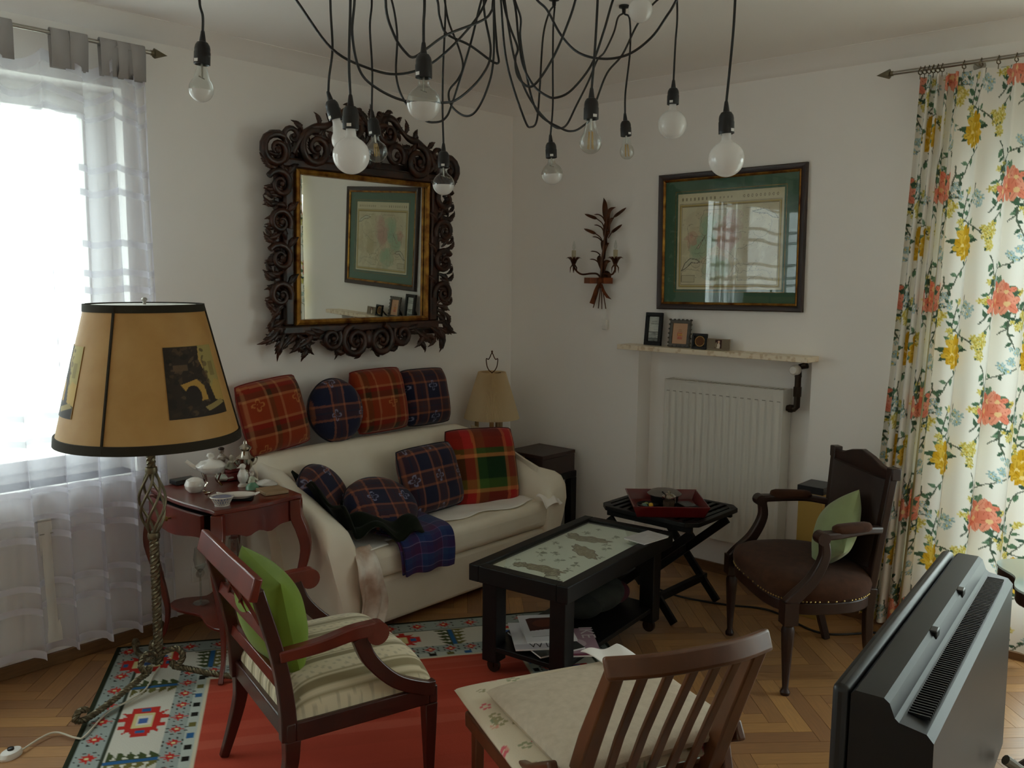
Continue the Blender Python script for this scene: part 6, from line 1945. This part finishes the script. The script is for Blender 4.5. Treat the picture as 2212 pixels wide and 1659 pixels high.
def pendant(kind, finish_, Dpx, sock, d, drop, swag, hook=None, tilt=(0, 0)):
    """sock: pixel of the socket's cord end in the photograph; d: distance, measured from socket size"""
    S = pdp(sock[0], sock[1], d)
    H = pz(hook[0], hook[1], CZ) if hook else np.array([S[0], S[1], CZ])
    dh = float((H - CAM) @ FW)
    if hook:
        S = pdp(sock[0], sock[1], dh)
        d = dh
    pts = [ctr + np.array([0, 0, -.03])]
    for i, q in enumerate(swag):
        t = (i + 1) / (len(swag) + 1)
        pts.append(pdp(q[0], q[1], CD + (dh - CD) * t))
    pts.append(H + np.array([-.004, 0, -.03]))
    sw = spline(pts, 7)
    pts2 = [H + np.array([.004, 0, -.03])]
    for i, q in enumerate(drop):
        t = (i + 1) / (len(drop) + 1)
        pts2.append(pdp(q[0], q[1], dh + (d - dh) * t))
    pts2.append(S)
    dp = spline(pts2, 7)
    loc = lambda P: [tuple(np.array(p) - ctr) for p in P]
    c_ = MB().tube(loc(sw), .0037, 7).tube(loc(dp), .0037, 7).build('cord', M['black_rubber'], ch)
    h_ = H - ctr
    MB().lathe([(0, 0), (.02, 0), (.02, -.008), (.008, -.012), (.007, -.028), (0, -.032)], 16, c=tuple(h_)).build('ceiling_hook', M['black_plastic'], ch)
    MT = Matrix.Translation(Vector(S - ctr)) @ rotm('Z', YAW * -1) @ rotm('Y', tilt[0]) @ rotm('X', tilt[1])
    sk = MB().lathe([(.0045, .004), (.0055, 0), (.009, -.024), (.014, -.026), (.019, -.034), (.0205, -.042), (.0205, -.05), (.0215, -.052), (.0215, -.083), (.019, -.084), (.016, -.078), (0, -.078)], 24, M=MT).build('socket', M['black_plastic'], ch)
    MB().bx(-.006, .006, -.0222, -.0212, -.079, -.071, MT @ rotm('Z', rnd.uniform(-.9, .9) + .0)).build('sticker', stick, sk, sharp=0)
    D = Dpx * d / FPX
    pr, zc = bulb_profile(kind, D)
    B_ = MT @ trm(0, 0, -.078)
    if finish_ == 'opal':
        MB().lathe(pr, 28, M=B_).build('bulb', M['opal'], ch, sharp=60)
    else:
        if finish_ == 'half':
            top = [p for p in pr if p[1] > zc + .0 * D] 
            low = [p for p in pr if p[1] <= zc + .0 * D]
            b_ = MB().lathe(top + low[:1], 28, M=B_).build('bulb', M['clear_glass'], ch, sharp=60)
            b_.data.polygons.foreach_set('use_smooth', [True] * len(b_.data.polygons))
            MB().lathe(low, 28, M=B_).build('frosted_half', M['opal'], b_, sharp=60)
            MB().tube([(0, 0, 0), (.001, 0, zc * .55)], .003, 6, M=B_).tube([(-.008, 0, zc * .5), (.008, 0, zc * .6)], .0015, 5, M=B_).build('filament', M['steel'], b_)
        else:
            b_ = MB().lathe(pr, 28, M=B_).build('bulb', M['clear_glass'], ch, sharp=60)
            f_ = MB().tube([(0, 0, 0), (0, 0, zc * .5)], .0035, 6, M=B_)
            f_.build('glass_stem', M['porcelain'], b_)
            for k in range(4):
                a = k * math.pi / 2 + .4
                MB().tube([(.009 * math.cos(a), .009 * math.sin(a), zc * 1.25), (.006 * math.cos(a), .006 * math.sin(a), zc * .55)], .0012, 5, M=B_).build('filament', fila, b_)
pendant('pear', 'half', 52, (438, 70), 2.37, [(434, -100), (431, 0), (438, 35)], [(1050, 0), (1005, 70), (932, 137), (862, 160), (795, 147), (717, 105), (640, 0), (540, -140)], tilt=(.06, 0))
pendant('pear', 'opal', 46, (709, 200), 2.7, [(712, -60), (714, 20), (718, 105), (711, 165)], [(1067, 0), (1073, 100), (1073, 137), (1015, 98), (965, 73), (950, 38), (935, -20), (850, -90)], tilt=(-.28, 0))
pendant('globe', 'opal', 80, (757, 208), 2.3, [(755, -100), (757, 0), (754, 130)], [(1045, 0), (1060, 110), (1040, 165), (990, 213), (950, 222), (875, 218), (813, 190), (777, 152), (761, 75), (766, 0), (770, -120)])
pendant('globe', 'clear', 46, (803, 240), 3.1, [(803, 10), (799, 60), (804, 150)], [(1040, 0), (1015, 100), (978, 220), (962, 255), (940, 264), (914, 258), (876, 222), (856, 165), (858, 75), (846, 0), (825, -40)], tilt=(-.12, 0))
pendant('globe', 'half', 75, (915, 95), 2.24, [(914, -150), (917, 0), (915, 50)], [(1065, 0), (1061, 25), (1040, 45), (965, 75), (922, 105), (895, 123), (878, 115), (851, 75), (833, 0), (850, -160)])
pendant('globe', 'half', 47, (958, 312), 3.22, [(962, 30), (957, 150), (956, 240)], [(1067, 0), (1066, 126), (1053, 190), (1028, 240), (1003, 250), (975, 228), (970, 197), (990, 170), (1000, 142), (990, 101), (970, 50), (962, 10)])
pendant('globe', 'half', 46, (1189, 293), 3.4, [(1195, 60), (1194, 150), (1194, 230)], [(1082, 0), (1095, 136), (1133, 258), (1148, 274), (1160, 258), (1166, 190), (1173, 81), (1185, 30)], hook=(1197, -4), tilt=(-.06, 0))
pendant('pear', 'clear', 48, (1278, 193), 2.52, [(1292, -60), (1291, 0), (1285, 108)], [(1087, 0), (1100, 54), (1118, 103), (1113, 127), (1118, 163), (1141, 187), (1163, 174), (1196, 122), (1223, 60), (1243, 0), (1265, -100)])
pendant('pear', 'clear', 31, (1350, 247), 3.4, [(1360, 42), (1361, 110), (1351, 200)], [(1090, 0), (1109, 117), (1133, 190), (1160, 236), (1190, 268), (1209, 277), (1225, 268), (1244, 230), (1271, 176), (1290, 130), (1306, 112), (1326, 70), (1335, 38)], hook=(1348, 12), tilt=(-.08, 0))
pendant('globe', 'opal', 62, (1455, 175), 3.22, [(1463, 40), (1459, 95)], [(1112, 0), (1125, 40), (1124, 81), (1135, 150), (1160, 240), (1212, 277), (1239, 283), (1261, 271), (1276, 255), (1290, 212), (1312, 157), (1345, 117), (1379, 49), (1420, 0)])
pendant('globe', 'opal', 77, (1569, 222), 2.44, [(1590, -60), (1588, 0), (1583, 80)], [(1130, -40), (1160, 0), (1182, 22), (1212, 76), (1250, 114), (1304, 127), (1358, 117), (1407, 81), (1440, 35), (1461, 0), (1520, -120)], tilt=(-.04, 0))
pendant('globe', 'opal', 53, (1386, -84), 2.62, [(1388, -105)], [(1110, 0), (1120, 81), (1130, 141), (1152, 184), (1179, 206), (1201, 211), (1234, 195), (1277, 141), (1304, 68), (1324, 0), (1355, -80)])
